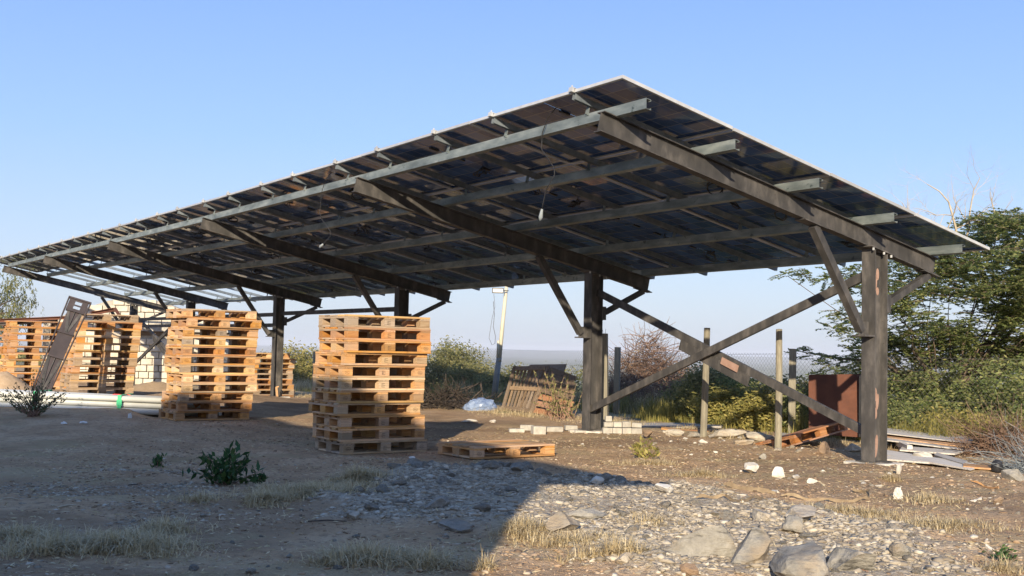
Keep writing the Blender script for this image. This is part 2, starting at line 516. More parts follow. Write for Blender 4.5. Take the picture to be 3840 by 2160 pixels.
FLAT = [(-1.75, 14.6, 0.85, -0.035), (-0.1, 13.95, 0.85, 0.0), (-4.8, 18.1, 0.9, 0.095), (-8.05, 22.3, 0.9, 0.23), (-6.65, 31.3, 0.9, -0.215)]
def ground_z(x, y):
    x = np.asarray(x, float); y = np.asarray(y, float)
    v = (x - C1[0]) * Vd[0] + (y - C1[1]) * Vd[1]
    z = 0.24 * sst((-x - 2.5) / 4) * sst((y - 13) / 6) * (1 - sst((y - 24) / 5)) - 0.08 * sst((y - 25) / 4) * sst(-x / 3)
    z = z - 0.2 * sst((y - 31) / 10)
    # the yard's own unevenness, flat where stacks and posts stand on it
    fade = 1 - sst((y - 30) / 30)
    z = z + fade * ((fbm(x * 0.9, y * 0.9, 3, 1) - 0.5) * 0.07 + (fbm(x * 3.1, y * 3.1, 3, 2) - 0.5) * 0.045)
    close = (np.abs(x) < 8) & (y > 3.5) & (y < 20)
    z = z + np.where(close, (fbm(x * 11, y * 11, 3, 3) - 0.5) * 0.028, 0)
    # soft low ridges of dug soil on the right and along the fence
    z = z + 0.05 * np.exp(-((x - 4.6) / 1.6) ** 2 - ((y - 12.2) / 0.5) ** 2) * vnoise(x * 3, y * 3, 9)
    z = z + 0.07 * gravel_mask(x, y) * (0.35 + fbm(x * 2.5, y * 2.5, 3, 12))
    # bank of the gravel heap along its far side
    t = np.clip((x + 1.1) / 2.6, 0, 1)
    ridge = 11.45 - 0.85 * t * t
    z = z + 0.06 * np.exp(-((y - ridge) / 0.28) ** 2) * sst((x + 1.4) / 0.5) * sst((1.9 - x) / 0.5)
    # trodden flat where pallets stand
    for cx, cy, r0, z0 in FLAT:
        w_ = 1 - sst((np.hypot(x - cx, y - cy) - r0) / 0.5)
        z = z * (1 - w_) + z0 * w_
    # beyond the fence the land falls to the plain
    fall = np.where(v > 4.3, -0.5 * sst((v - 4.3) / 3.2) - 0.05 * np.maximum(v - 6, 0) * sst((v - 6) / 14), 0)
    z = z + np.maximum(fall, -46)
    d = np.hypot(x, y)
    z = z + np.where(d > 250, (fbm(x / 300, y / 300, 3, 20) - 0.5) * 6 * sst((d - 250) / 800), 0)
    hills = sst((d - 8200) / 3400)
    z = z + hills * (40 + 24 * (fbm(x / 1500, y / 1500, 4, 31) - 0.5))
    return z
def gz(x, y):
    return float(ground_z(np.array([x]), np.array([y]))[0])

def axis_lines(lo, a, b, hi, step, grow=1.09):
    core = list(np.arange(a, b, step))
    s, p, up = step, core[-1], []
    while p < hi:
        s *= grow; p += s; up.append(p)
    s, p, dn = step, a, []
    while p > lo:
        s *= grow; p -= s; dn.append(p)
    return np.array(dn[::-1] + core + up)

def make_ground():
    xs = axis_lines(-15000, -4.2, 5.2, 15000, 0.04, 1.085)
    ys = axis_lines(-60, 5.8, 14.6, 14500, 0.04, 1.05)
    X, Y = np.meshgrid(xs, ys)
    Z = ground_z(X.ravel(), Y.ravel())
    nx, ny = len(xs), len(ys)
    V = np.stack([X.ravel(), Y.ravel(), Z], 1)
    i = np.arange((nx - 1) * (ny - 1))
    r, c = i // (nx - 1), i % (nx - 1)
    a = r * nx + c
    Q = np.stack([a, a + 1, a + nx + 1, a + nx], 1)
    m, nt, b, out = new_mat('bare_earth')
    tc = nt.nodes.new('ShaderNodeTexCoord')
    co = tc.outputs['Object']
    at = nt.nodes.new('ShaderNodeAttribute'); at.attribute_name = 'cover'
    sep = nt.nodes.new('ShaderNodeSeparateColor'); nt.links.new(at.outputs['Color'], sep.inputs[0])
    n1 = noise_fac(nt, co, 1.3, 8, 0.62)
    n2 = noise_fac(nt, co, 14, 6, 0.65)
    n3 = noise_fac(nt, co, 60, 3, 0.6)
    dirt = ramp(nt, n1, [(0.3, (0.36, 0.232, 0.128)), (0.5, (0.48, 0.325, 0.19)), (0.7, (0.58, 0.42, 0.265))])
    dirt = mixc(nt, dirt, (0.18, 0.12, 0.075), ramp(nt, n2, [(0.5, (0, 0, 0)), (0.66, (0.6, 0.6, 0.6))]))
    dirt = mixc(nt, dirt, (0.46, 0.38, 0.28), ramp(nt, n3, [(0.6, (0, 0, 0)), (0.7, (0.5, 0.5, 0.5))]))
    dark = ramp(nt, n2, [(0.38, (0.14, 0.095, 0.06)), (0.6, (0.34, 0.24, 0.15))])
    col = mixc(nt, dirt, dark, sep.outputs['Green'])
    vor = nt.nodes.new('ShaderNodeTexVoronoi'); vor.inputs['Scale'].default_value = 34
    nt.links.new(co, vor.inputs['Vector'])
    gcol = ramp(nt, vor.outputs['Color'], [(0.2, (0.34, 0.275, 0.195)), (0.6, (0.44, 0.375, 0.28)), (0.95, (0.52, 0.455, 0.35))])
    gcol = mixc(nt, gcol, (0.34, 0.265, 0.18), ramp(nt, n1, [(0.5, (0, 0, 0)), (0.66, (0.8, 0.8, 0.8))]))
    col = mixc(nt, col, gcol, sep.outputs['Red'])
    straw = ramp(nt, n2, [(0.3, (0.28, 0.21, 0.11)), (0.7, (0.50, 0.40, 0.23))])
    col = mixc(nt, col, straw, sep.outputs['Blue'])
    # plain: scrub and grass from far
    p1 = noise_fac(nt, co, 0.012, 8, 0.6, (1, 0.35, 1))
    p2 = noise_fac(nt, co, 0.09, 6, 0.7, (1, 0.6, 1))
    plain = ramp(nt, p1, [(0.35, (0.16, 0.16, 0.085)), (0.5, (0.25, 0.235, 0.135)), (0.68, (0.36, 0.32, 0.20))])
    plain = mixc(nt, plain, (0.07, 0.085, 0.04), ramp(nt, p2, [(0.48, (0, 0, 0)), (0.6, (0.85, 0.85, 0.85))]))
    inv = nt.nodes.new('ShaderNodeAttribute'); inv.attribute_name = 'plain'
    col = mixc(nt, col, plain, inv.outputs['Fac'])
    nt.links.new(col, b.inputs['Base Color'])
    b.inputs['Roughness'].default_value = 0.97
    b.inputs['Specular IOR Level'].default_value = 0.15
    add = N(nt, 'ShaderNodeMath', operation='ADD'); nt.links.new(n2, add.inputs[0])
    mu = N(nt, 'ShaderNodeMath', operation='MULTIPLY'); nt.links.new(n3, mu.inputs[0]); mu.inputs[1].default_value = 0.45
    nt.links.new(mu.outputs[0], add.inputs[1])
    bump(nt, b, add.outputs[0], 1.0, 0.05)
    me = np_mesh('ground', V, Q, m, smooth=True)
    x, y = X.ravel(), Y.ravel()
    g = gravel_mask(x, y)
    vv = (x - C1[0]) * Vd[0] + (y - C1[1]) * Vd[1]
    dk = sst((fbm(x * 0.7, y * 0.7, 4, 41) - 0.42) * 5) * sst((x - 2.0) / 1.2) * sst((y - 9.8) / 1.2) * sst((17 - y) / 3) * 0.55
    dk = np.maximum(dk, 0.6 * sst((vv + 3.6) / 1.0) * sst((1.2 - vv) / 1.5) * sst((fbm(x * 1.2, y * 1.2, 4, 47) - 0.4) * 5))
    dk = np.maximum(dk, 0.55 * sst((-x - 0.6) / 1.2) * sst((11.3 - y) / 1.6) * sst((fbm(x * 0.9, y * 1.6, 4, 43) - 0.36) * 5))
    st = sst((vv - 0.6) / 1.0) * sst((fbm(x * 0.8, y * 0.8, 4, 51) - 0.3) * 4) * 0.9
    st = np.maximum(st, 0.5 * sst((fbm(x * 1.1 + 7, y * 1.8, 4, 53) - 0.58) * 9) * (y < 20))
    pl = sst((vv - 8) / 25)
    pl = np.maximum(pl, sst((np.hypot(x, y) - 60) / 30))
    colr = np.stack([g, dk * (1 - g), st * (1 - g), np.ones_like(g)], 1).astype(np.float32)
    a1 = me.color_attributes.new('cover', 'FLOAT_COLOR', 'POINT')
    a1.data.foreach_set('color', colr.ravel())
    a2 = me.attributes.new('plain', 'FLOAT', 'POINT')
    a2.data.foreach_set('value', pl.astype(np.float32))
    structure(obj('ground', me))
make_ground()

# ------------------------------------------------------------------ the house behind the photographer (its shadow lies over the left of the yard)
def make_house():
    t = thing('house', 'plain rendered house beside the yard whose gable shades the ground', 'house')
    e = Vector((math.sin(SUN_AZ), math.cos(SUN_AZ), 0))
    n = Vector((math.cos(SUN_AZ), -math.sin(SUN_AZ), 0))
    def P(s, d, z):
        p = n * s + e * d
        return (p.x, p.y, z)
    roof = [(0.14, 4.42), (-1.12, 5.02), (-3.77, 6.12), (-6.5, 6.83), (-11.0, 6.60), (-15.5, 6.35)]
    d0, d1 = -2.0, -12.0
    w = MB()
    outline = [(-1.0, -0.3), (-1.0, 4.34)] + [(s, z - 0.14) for s, z in roof[1:5]] + [(-14.5, 6.25), (-14.5, -0.3)]
    w.prism([P(s, d0 - 0.35, z) for s, z in outline], [P(s, d1, z) for s, z in outline])
    w.build('wall', M['brick'], t)
    for nm, pts, da, db in (('roof', roof, d0, d0 - 0.35), ('roof', [(-1.0, 4.97)] + roof[1:], d0 - 0.352, d1 - 0.3)):
        r = MB()
        low = [(s, z - 0.12) for s, z in pts][::-1]
        r.prism([P(s, da, z) for s, z in pts + low], [P(s, db, z) for s, z in pts + low])
        r.build(nm, M['violet_steel'], t)
    ga = MB()
    tri = [(0.13, 4.30), (-1.0, 4.84), (-1.0, 4.28)]
    ga.prism([P(s, d0 - 0.05, z) for s, z in tri], [P(s, d0 - 0.15, z) for s, z in tri])
    ga.build('gable_board', M['dark_wood'], t)
    dr = MB()
    a, b_ = P(-5, d0 - 0.34, 0), P(-6, d0 - 0.34, 0)
    dr.bar((a[0], a[1], 1.05), (b_[0], b_[1], 1.05), 0.05, 2.1)
    dr.build('door', M['dark_wood'], t)
make_house()

# ------------------------------------------------------------------ solar carport
TH = 0.2056
TT = math.tan(TH)
HH = 2.6242
DEP = 0.2243
FU = [0.0, 5.564, 12.0927, 18.7097, 25.7243, 31.9262]
FW = [0.0, -0.0356, -0.0585, -0.0475, -0.0036, 0.0174]
def wz(u):
    return float(np.interp(u, FU, FW))
def beam_z(v, u):           # underside of the beams
    return HH - TT * v + wz(u)

carport = thing('solar_carport', 'long dark steel carport roofed with solar panels, sloping away from the camera', 'carport', (C1[0], C1[1], 0), math.pi / 2 - AZ)

def profile_along_u(prof, v, u0, z0, u1, z1, tilt=True):
    """prof: outline in (v, height) swept from u0 to u1"""
    mb = MB()
    mb.prism([(v + a, u0, z0 + b - a * TT * 1.0) for a, b in prof], [(v + a, u1, z1 + b - a * TT) for a, b in prof])
    return mb

# columns, beams, knees
for k in range(6):
    u, w = FU[k], FW[k]
    base = gz(C1[0] + Ud[0] * u, C1[1] + Ud[1] * u)
    c = MB()
    zb = base - 0.25
    ztop = HH + w
    # H section: flanges face up and down the slope
    for v0, v1 in ((-0.12, -0.107), (0.107, 0.12)):
        zt0 = ztop - TT * (v0 + v1) / 2
        c.box(v0, u - 0.10, zb, v1, u + 0.10, zt0 - 0.016)
    c.box(-0.107, u - 0.005, zb, 0.107, u + 0.005, ztop - 0.04)
    co = c.build('column', M['steel'], carport)
    capm = MB()
    capm.slab([(-0.22, u - 0.13, ztop + TT * 0.22 - 0.001), (0.22, u - 0.13, ztop - TT * 0.22 - 0.001), (0.22, u + 0.13, ztop - TT * 0.22 - 0.001), (-0.22, u + 0.13, ztop + TT * 0.22 - 0.001)], 0.016)
    capm.build('cap_plate', M['steel'], co)
    for vv in (-0.17, 0.03, 0.17):
        bl = MB()
        bl.tube([(vv, u - 0.112, ztop - TT * vv - 0.018), (vv, u - 0.112, ztop - TT * vv - 0.05)], 0.014, 6)
        bl.build('bolt', M['alu'], co)
    bp = MB()
    bp.box(-0.16, u - 0.15, base + 0.03, 0.16, u + 0.15, base + 0.05)
    bp.build('base_plate', M['steel'], co)
    if k == 0:
        # ground-back patches of bare primer on the near column's web
        pm = MB()
        def blob(v, z, a, b, lean=0.0):
            n = 12
            o = [(v + a * math.cos(2 * math.pi * i / n) + lean * math.sin(2 * math.pi * i / n) * b, z + b * math.sin(2 * math.pi * i / n)) for i in range(n)]
            pm.prism([(p, u - 0.0052, q) for p, q in o][::-1], [(p, u - 0.0085, q) for p, q in o][::-1])
        blob(0.045, 2.33, 0.028, 0.075); blob(0.01, 2.22, 0.024, 0.11, 0.1); blob(0.045, 2.12, 0.026, 0.05)
        blob(0.01, 0.85, 0.03, 0.085); blob(0.05, 0.76, 0.026, 0.10, 0.1); blob(0.015, 0.62, 0.03, 0.07); blob(0.03, 0.22, 0.03, 0.14, 0.1)
        pm.build('primer_patch', M['steel_pink'], co)
    # beam: I section
    b = MB()
    v0, v1 = -4.353, 1.211
    def secbar(v0, v1, lo, hi, hu):
        o = -DEP * TT
        mb_p = []
        for v in (v0, v1):
            for zz in (lo, hi):
                vv = v + (zz - DEP) * TT       # square-cut ends
                mb_p.append((vv, HH - TT * vv + w + zz))
        q = []
        for uu in (u - hu, u + hu):
            q += [(mb_p[0][0], uu, mb_p[0][1]), (mb_p[2][0], uu, mb_p[2][1]), (mb_p[3][0], uu, mb_p[3][1]), (mb_p[1][0], uu, mb_p[1][1])]
        b.add(q, [(0, 1, 2, 3), (7, 6, 5, 4), (0, 4, 5, 1), (1, 5, 6, 2), (2, 6, 7, 3), (3, 7, 4, 0)])
    secbar(v0, v1, 0.0, 0.010, 0.06)
    secbar(v0, v1, DEP - 0.010, DEP, 0.06)
    secbar(v0, v1, 0.010, DEP - 0.010, 0.004)
    b.build('beam', M['steel'], carport)
    kn = MB()
    kn.bar((-1.13, u, beam_z(-1.13, u) - 0.02), (-0.26, u, 1.63 + w), 0.09, 0.10, (0, 1, 0))
    kb = kn.build('knee_brace', M['steel'], carport)
    pl = MB()
    pl.slab([(-1.36, u - 0.08, beam_z(-1.36, u) - 0.001), (-0.96, u - 0.08, beam_z(-0.96, u) - 0.001), (-0.96, u + 0.08, beam_z(-0.96, u) - 0.001), (-1.36, u + 0.08, beam_z(-1.36, u) - 0.001)], 0.014)
    pl.build('end_plate', M['steel'], kb)
    pl = MB()
    pl.box(-0.30, u - 0.10, 1.555 + w, -0.121, u + 0.10, 1.575 + w)
    pl.build('seat_plate', M['steel'], kb)
    pl = MB()
    pl.box(-0.295, u - 0.008, 1.576 + w, -0.122, u + 0.008, 1.74 + w)
    pl.build('gusset', M['steel'], kb)
    kn = MB()
    kn.bar((1.06, u, beam_z(1.06, u) - 0.03), (0.24, u, 1.985 + w), 0.08, 0.085, (0, 1, 0))
    kb = kn.build('knee_brace', M['steel'], carport)
    pl = MB()
    pl.slab([(0.90, u - 0.07, beam_z(0.90, u) - 0.001), (1.21, u - 0.07, beam_z(1.21, u) - 0.001), (1.21, u + 0.07, beam_z(1.21, u) - 0.001), (0.90, u + 0.07, beam_z(0.90, u) - 0.001)], 0.014)
    pl.build('end_plate', M['steel'], kb)
    pl = MB()
    pl.box(0.121, u - 0.09, 1.86 + w, 0.20, u + 0.09, 2.08 + w)
    pl.build('seat_plate', M['steel'], kb)

def channel(p, q, hgt=0.11, wid=0.05):
    """a channel-section brace lying in the plane of the columns (v = const)"""
    mb = MB()
    p, q = Vector(p), Vector(q)
    d = (q - p).normalized()
    t = Vector((1, 0, 0)).cross(d).normalized()
    if t.z < 0:
        t = -t
    for off, w_, h_ in ((Vector((0, 0, 0)), 0.008, hgt), (Vector((wid / 2, 0, 0)) + t * (hgt / 2 - 0.004), wid - 0.008, 0.008), (Vector((wid / 2, 0, 0)) - t * (hgt / 2 - 0.004), wid - 0.008, 0.008)):
        a, b = p + off, q + off
        s = Vector((1, 0, 0))
        vs = [c + s * (i * w_ / 2) + t * (j * h_ / 2) for c in (a, b) for i, j in ((-1, -1), (1, -1), (1, 1), (-1, 1))]
        mb.add(vs, [(0, 1, 2, 3), (7, 6, 5, 4), (0, 4, 5, 1), (1, 5, 6, 2), (2, 6, 7, 3), (3, 7, 4, 0)])
    return mb
# crossed braces in the first and the last bay
for i, (ua, ub) in enumerate(((FU[1], FU[0]), (FU[5], FU[4]))):
    br = channel((0.03, ua - 0.06, 2.27), (0.03, ub + 0.10, 0.36)).build('cross_brace', M['steel'], carport)
    pm = channel((0.015, ua * 0.54 + ub * 0.46 + 0.5, 1.335 + 0.10), (0.015, ua * 0.54 + ub * 0.46 - 0.9, 1.335 - 0.40), 0.15, 0.05)
    pm.build('splice_plate', M['steel'], br)
    if i == 0:
        pp = MB()
        cc, t2 = Vector((-0.012, 2.45, 1.16)), Vector((0, 0.943, 0.335))
        pp.bar(cc - t2 * 0.17, cc + t2 * 0.17, 0.012, 0.10, Vector((0, -0.335, 0.943)))
        pp.build('primer_patch', M['steel_pink'], br)
    channel((-0.07, ub + 0.06, 2.33), (-0.07, ua + 0.04, 0.34)).build('cross_brace', M['steel'], carport)
for ua, ub, z in ((FU[2], FU[3], 2.12), (FU[3], FU[4], 2.10), (FU[3], FU[4], 1.82), (FU[4], FU[5], 2.10), (FU[4], FU[5], 1.86)):
    channel((0.0, ua + 0.1, z), (0.0, ub - 0.1, z), 0.10).build('tie_rail', M['steel'], carport)

# galvanised purlins, one length per bay
PV = [-4.20, -2.96, -1.64, -0.32, 1.02]
prof_c = [(0, 0), (0.065, 0), (0.065, 0.02), (0.061, 0.02), (0.061, 0.004), (0.004, 0.004), (0.004, 0.102), (0.061, 0.102), (0.061, 0.09), (0.065, 0.09), (0.065, 0.106), (0, 0.106)]
for i, v in enumerate(PV):
    for k in range(5):
        ua = -0.52 if k == 0 else FU[k] + 0.004
        ub = FU[k + 1] if k < 4 else FU[5] + 0.12
        za = beam_z(v, ua) + DEP
        zb_ = beam_z(v, ub) + DEP
        mb = MB()
        mb.prism([(v + a, ua, za + b - a * TT) for a, b in prof_c][::-1], [(v + a, ub, zb_ + b - a * TT) for a, b in prof_c][::-1])
        mb.build('purlin', M['zinc'], carport)
# rails up the slope, two under every column of panels
P_PITCH, P_U0, P_V0, P_ROW = 2.87, -0.41, -4.42, 1.555
SL = 1.0 / math.cos(TH)
rail_me = MB()
L = 4 * P_ROW * SL
for a in ((0, -0.022, 0, L, -0.018, 0.07), (0, 0.018, 0, L, 0.022, 0.07), (0, -0.018, 0.066, L, 0.018, 0.07), (0, -0.022, 0.0, L, -0.010, 0.004), (0, 0.010, 0.0, L, 0.022, 0.004)):
    rail_me.box(*a)
rail_me = rail_me.mesh('rail', M['rail'])
brk_me = MB(); brk_me.box(-0.003, -0.03, 0, 0.003, 0.03, 0.10); brk_me.box(0.003, -0.03, 0.0, 0.04, 0.03, 0.004); brk_me.tube([(-0.02, 0, 0.02), (0.02, 0, 0.02)], 0.009, 6)
brk_me = brk_me.mesh('bracket', M['zinc'])
for k in range(12):
    for du in (0.80, 2.35):
        u = P_U0 + k * P_PITCH + du
        if u > 32.2:
            continue
        z = beam_z(P_V0, u) + DEP + 0.17 - 0.001
        obj('rail', rail_me, carport, (P_V0, u, z + 0.002), (0, TH, 0))
        for v in PV:
            obj('bracket', brk_me, carport, (v - 0.006, u + 0.04, beam_z(v, u) + DEP + 0.08), (0, TH, 0))
# end clamps on the high edge, one on every rail
clamp_me = MB(); clamp_me.box(-0.035, -0.03, 0.0, -0.003, 0.03, 0.045); clamp_me.box(-0.035, -0.03, 0.045, 0.02, 0.03, 0.052); clamp_me.tube([(-0.018, 0, 0.052), (-0.018, 0, 0.075)], 0.010, 6)
clamp_me = clamp_me.mesh('clamp', M['alu'])
for k in range(12):
    for du in (0.80, 2.35):
        u = P_U0 + k * P_PITCH + du
        if u < 32.2:
            obj('clamp', clamp_me, carport, (P_V0 - 0.004, u + 0.01, beam_z(P_V0, u) + DEP + 0.243), (0, TH, 0))
# panels
PL, PW = P_ROW * SL - 0.022, P_PITCH - 0.022
glass = MB(); glass.box(0.012, 0.012, 0.024, PL - 0.012, PW - 0.012, 0.031)
glass_me = glass.mesh('solar_panel', M['panel'])
fr = MB()
fr.box(0, 0, 0, PL, 0.011, 0.035); fr.box(0, PW - 0.011, 0, PL, PW, 0.035)
fr.box(0, 0.011, 0, 0.011, PW - 0.011, 0.035); fr.box(PL - 0.011, 0.011, 0, PL, PW - 0.011, 0.035)
fr.box(0.011, 0.011, 0, PL - 0.011, 0.030, 0.003); fr.box(0.011, PW - 0.030, 0, PL - 0.011, PW - 0.011, 0.003)
fr.box(0.011, 0.030, 0, 0.030, PW - 0.030, 0.003); fr.box(PL - 0.030, 0.030, 0, PL - 0.011, PW - 0.030, 0.003)
frame_me = fr.mesh('panel_frame', M['alu'])
jb = MB()
jb.box(0, -0.02, 0.0, 0.13, 0.02, 0.018)
box_me = jb.mesh('junction_box', M['black'])
def loop_mesh(seed):
    r_ = random.Random(seed)
    mb = MB()
    for j in range(2):
        R0 = 0.075 + r_.random() * 0.03
        pts = [((r_.random() - 0.5) * 0.02 + R0 * math.cos(a) * (0.35 + 0.65 * (j == 0)), R0 * math.sin(a), -0.09 + R0 * 0.6 * math.cos(a)) for a in [2 * math.pi * i / 14 for i in range(15)]]
        mb.tube(pts, 0.008, 5, False)
    mb.tube([(0, 0, 0.02), (0.02, 0.02, -0.01), (0, 0, -0.04)], 0.008, 5)
    mb.tube([(0.03, 0.05, -0.07), (0.05, 0.16, -0.05)], 0.016, 6)
    return mb.mesh('cable_loop', M['black'])
loops = [loop_mesh(s) for s in range(4)]
for k in range(12):
    for r in range(4):
        if (k >= 9 and r >= 1) or (k >= 8 and r == 3):
            continue
        u, v = P_U0 + k * P_PITCH, P_V0 + r * P_ROW
        um = u + P_PITCH / 2
        z = beam_z(v, um) + DEP + 0.17 + 0.073
        slope_u = (wz(um + 1.4) - wz(um - 1.4)) / 2.8
        tx = math.atan(slope_u) + rnd.uniform(-0.0022, 0.0022)
        z0 = z - math.tan(tx) * P_PITCH / 2
        p = obj('solar_panel', glass_me, carport, (v, u, z0), (tx, TH + rnd.uniform(-0.0018, 0.0018), 0))
        obj('panel_frame', frame_me, p)
        for a in (0.3, 0.72, 1.14):
            obj('junction_box', box_me, p, (a, PW / 2, 0.004))
        for q in range(2 if rnd.random() < 0.5 else 1):
            lo = obj('cable_loop', loops[rnd.randrange(4)], p, (rnd.uniform(0.25, 1.35), PW / 2 + rnd.uniform(-0.5, 0.5), 0.02), (0, 0, rnd.uniform(0, 6)))
# two pendant cables with lamp holders hanging under the high edge
def pendant(pts):
    mb = MB(); mb.tube(pts, 0.006, 5)
    c = mb.build('hanging_cable', M['black'], carport, True)
    e = Vector(pts[-1])
    d = (e - Vector(pts[-2])).normalized()
    hb = MB(); hb.tube([e, e + d * 0.05, e + d * 0.09, e + d * 0.13], [0.012, 0.02, 0.026, 0.014], 8)
    hb.build('lamp_holder', M['grey_pole'], c, True)

# ------------------------------------------------------------------ euro pallets
S_ = 0.022
def pallet_meshes():
    me = {}
    def mk(name, mat, *boxes):
        mb = MB()
        for b in boxes:
            mb.box(*b)
        me[name] = mb.mesh(name, M[mat])
    return me
def bevel_box(x0, y0, z0, x1, y1, z1, b=0.003):
    mb = MB()
    def ring(z, i):
        return [(x0 + i, y0 + i, z), (x1 - i, y0 + i, z), (x1 - i, y1 - i, z), (x0 + i, y1 - i, z)]
    vs = ring(z0, b) + ring(z0 + b, 0) + ring(z1 - b, 0) + ring(z1, b)
    fs = [(3, 2, 1, 0), (12, 13, 14, 15)]
    for l in range(3):
        for k in range(4):
            fs.append((l * 4 + k, l * 4 + (k + 1) % 4, l * 4 + 4 + (k + 1) % 4, l * 4 + 4 + k))
    return mb.add(vs, fs)
PX, PY = 1.2, 0.8
deck_w = bevel_box(0, 0, 0, PX, 0.145, S_).mesh('deck_board', M['pine_x'])
deck_n = bevel_box(0, 0, 0, PX, 0.10, S_).mesh('deck_board', M['pine_x'])
cross = bevel_box(0, 0, 0, 0.145, PY, S_).mesh('cross_board', M['pine_y'])
blk_w = bevel_box(0, 0, 0, 0.145, 0.145, 0.078).mesh('block', M['pine_x'])
blk_n = bevel_box(0, 0, 0, 0.145, 0.10, 0.078).mesh('block', M['pine_x'])
bot_end = bevel_box(0, 0, 0, 0.10, 0.225, S_).mesh('bottom_board', M['pine_y'])
st = MB()
for a in ((0.04, 0.016, 0.044, 0.060), (0.04, 0.016, 0.085, 0.020), (0.04, 0.056, 0.085, 0.060), (0.055, 0.03, 0.059, 0.05), (0.065, 0.036, 0.09, 0.040)):
    st.box(a[0], -0.0022, a[1], a[2], -0.0006, a[3])
stamp = st.mesh('stamp', M['dark_twig'])
st = MB()
for i in range(14):
    a, b = 2 * math.pi * i / 14, 2 * math.pi * (i + 1) / 14
    st.bar((0.072 + 0.032 * math.cos(a), -0.0012, 0.039 + 0.02 * math.sin(a)), (0.072 + 0.032 * math.cos(b), -0.0012, 0.039 + 0.02 * math.sin(b)), 0.0022, 0.0022)
for x in (0.055, 0.068, 0.081):
    st.box(x, -0.002, 0.030, x + 0.003, -0.0006, 0.048)
    st.box(x, -0.002, 0.030, x + 0.008, -0.0006, 0.032)
stamp_o = st.mesh('stamp', M['dark_twig'])

PINE_ORANGE = ((0.30, 0.12, 0.035), (0.46, 0.21, 0.07), (0.58, 0.31, 0.12))
PINE_GREY = ((0.22, 0.145, 0.08), (0.36, 0.25, 0.15), (0.50, 0.38, 0.25))
PINE_PALE = ((0.42, 0.25, 0.10), (0.58, 0.37, 0.17), (0.68, 0.48, 0.26))
VAR = [{}]
for nm, cols, wf in (('orange', PINE_ORANGE, 0.6), ('greyed', PINE_GREY, 0.95), ('pale', PINE_PALE, 0.5)):
    mx_, my_ = wood_mat(nm + '_pine_along', cols, 'X', wfac=wf), wood_mat(nm + '_pine_across', cols, 'Y', wfac=wf)
    d_ = {}
    for me in (deck_w, deck_n, cross, blk_w, blk_n, bot_end):
        c_ = me.copy(); c_.materials[0] = my_ if me in (cross, bot_end) else mx_
        d_[me.name] = c_
    VAR.append(d_)
def make_pallet(label, group, loc, rz, zs=1.0, rot=None, stamps=True, name='pallet'):
    p = thing(name, label, 'pallet', loc, rz, group)
    if rot is not None:
        p.rotation_euler = rot
    p.scale = (1, 1, zs)
    jit = lambda a=0.003: rnd.uniform(-a, a)
    var = VAR[rnd.choices((0, 1, 2, 3), (0.38, 0.27, 0.15, 0.2))[0]]
    def vm(me):
        q = rnd.random()
        d = var if q < 0.86 else VAR[rnd.randrange(4)]
        return d.get(me.name, me)
    for i, (me, y) in enumerate(((deck_n, 0), (deck_n, 0.172), (deck_w, 0.3275), (deck_n, 0.528), (deck_n, 0.70))):
        obj('deck_board', vm(me), p, (jit(), y, 0.1225))
    for x in (0, 0.5275, 1.055):
        obj('cross_board', vm(cross), p, (x + jit(0.002) if 0 < x < 1 else x + (0.003 if x == 0 else -0.003), 0.001, 0.1003))
    for i, x in enumerate((0.004, 0.5275, 1.051)):
        for me, y in ((blk_n, 0.003), (blk_w, 0.3275), (blk_n, 0.697)):
            b = obj('block', vm(me), p, (x, y, 0.0223))
            if stamps and y < 0.1:
                if i == 1:
                    obj('stamp', stamp, b)
                elif rnd.random() < 0.6:
                    obj('stamp', stamp_o, b)
    for me, y in ((deck_n, 0), (deck_w, 0.3275), (deck_n, 0.70)):
        obj('bottom_board', vm(me), p, (jit(), y, 0))
    for x in (0.006, 1.094):
        for y, me in ((0.101, bot_end), (0.474, bot_end)):
            obj('bottom_board', vm(me), p, (x, y, 0.0003))
    return p
ORD = ['topmost', 'second from the top', 'third from the top', 'fourth from the top', 'fifth from the top', 'sixth from the top', 'seventh from the top', 'eighth from the top', 'ninth from the top', 'tenth from the top', 'eleventh from the top', 'bottom']
def stack(x, y, z, n, zs, offs, where, group, daz=-0.026, stamps=True):
    rz = math.pi / 2 - (AZ + daz)
    for i in range(n):
        o = offs[i % len(offs)]
        nm = 'bottom' if i == n - 1 else ORD[i]
        lab = f'{nm} pine pallet in {where}'
        make_pallet(lab, group, (x + o, y + rnd.uniform(-0.008, 0.008), z + (n - 1 - i) * 0.1446 * zs), rz + rnd.uniform(-0.012, 0.012), zs, stamps=stamps)
m = lambda px, ppm: px * 0.5175 / ppm
stack(-2.03, 13.908, -0.03, 11, 1.085, [0.012, .02, .022, -.012, -.04, -.04, -.055, -.085, -.034, -.02, 0], 'the tall stack nearest the camera', 'pallets in the tall nearest stack')
stack(-5.06, 17.40, 0.10, 12, 0.998, [0.0, 0.08, 0.03, 0.02, 0.01, 0.0, -0.005, 0.035, 0.035, -0.01, -0.03, -0.07], 'the tall stack beside the white pipes', 'pallets in the stack beside the white pipes')
stack(-8.32, 21.62, 0.235, 11, 1.0, [-0.03, 0.05, 0.03, 0.02, 0.0, -0.02, -0.02, -0.06, -0.07, -0.08, -0.07], 'the stack right of the leaning steel frame', 'pallets right of the leaning frame', stamps=False)
stack(-11.32, 25.5, 0.09, 11, 1.03, [0.0, 0.03, 0.0, 0.02, -0.03, 0.0, -0.04, -0.02, -0.02, -0.04, 0.0], 'the stack behind the leaning steel frame', 'pallets behind the leaning frame', stamps=False)
stack(-13.42, 27.8, 0.03, 11, 1.04, [0.02, -0.02, 0.0, 0.03, 0.0], 'the leftmost stack at the picture edge', 'pallets in the leftmost stack', stamps=False)
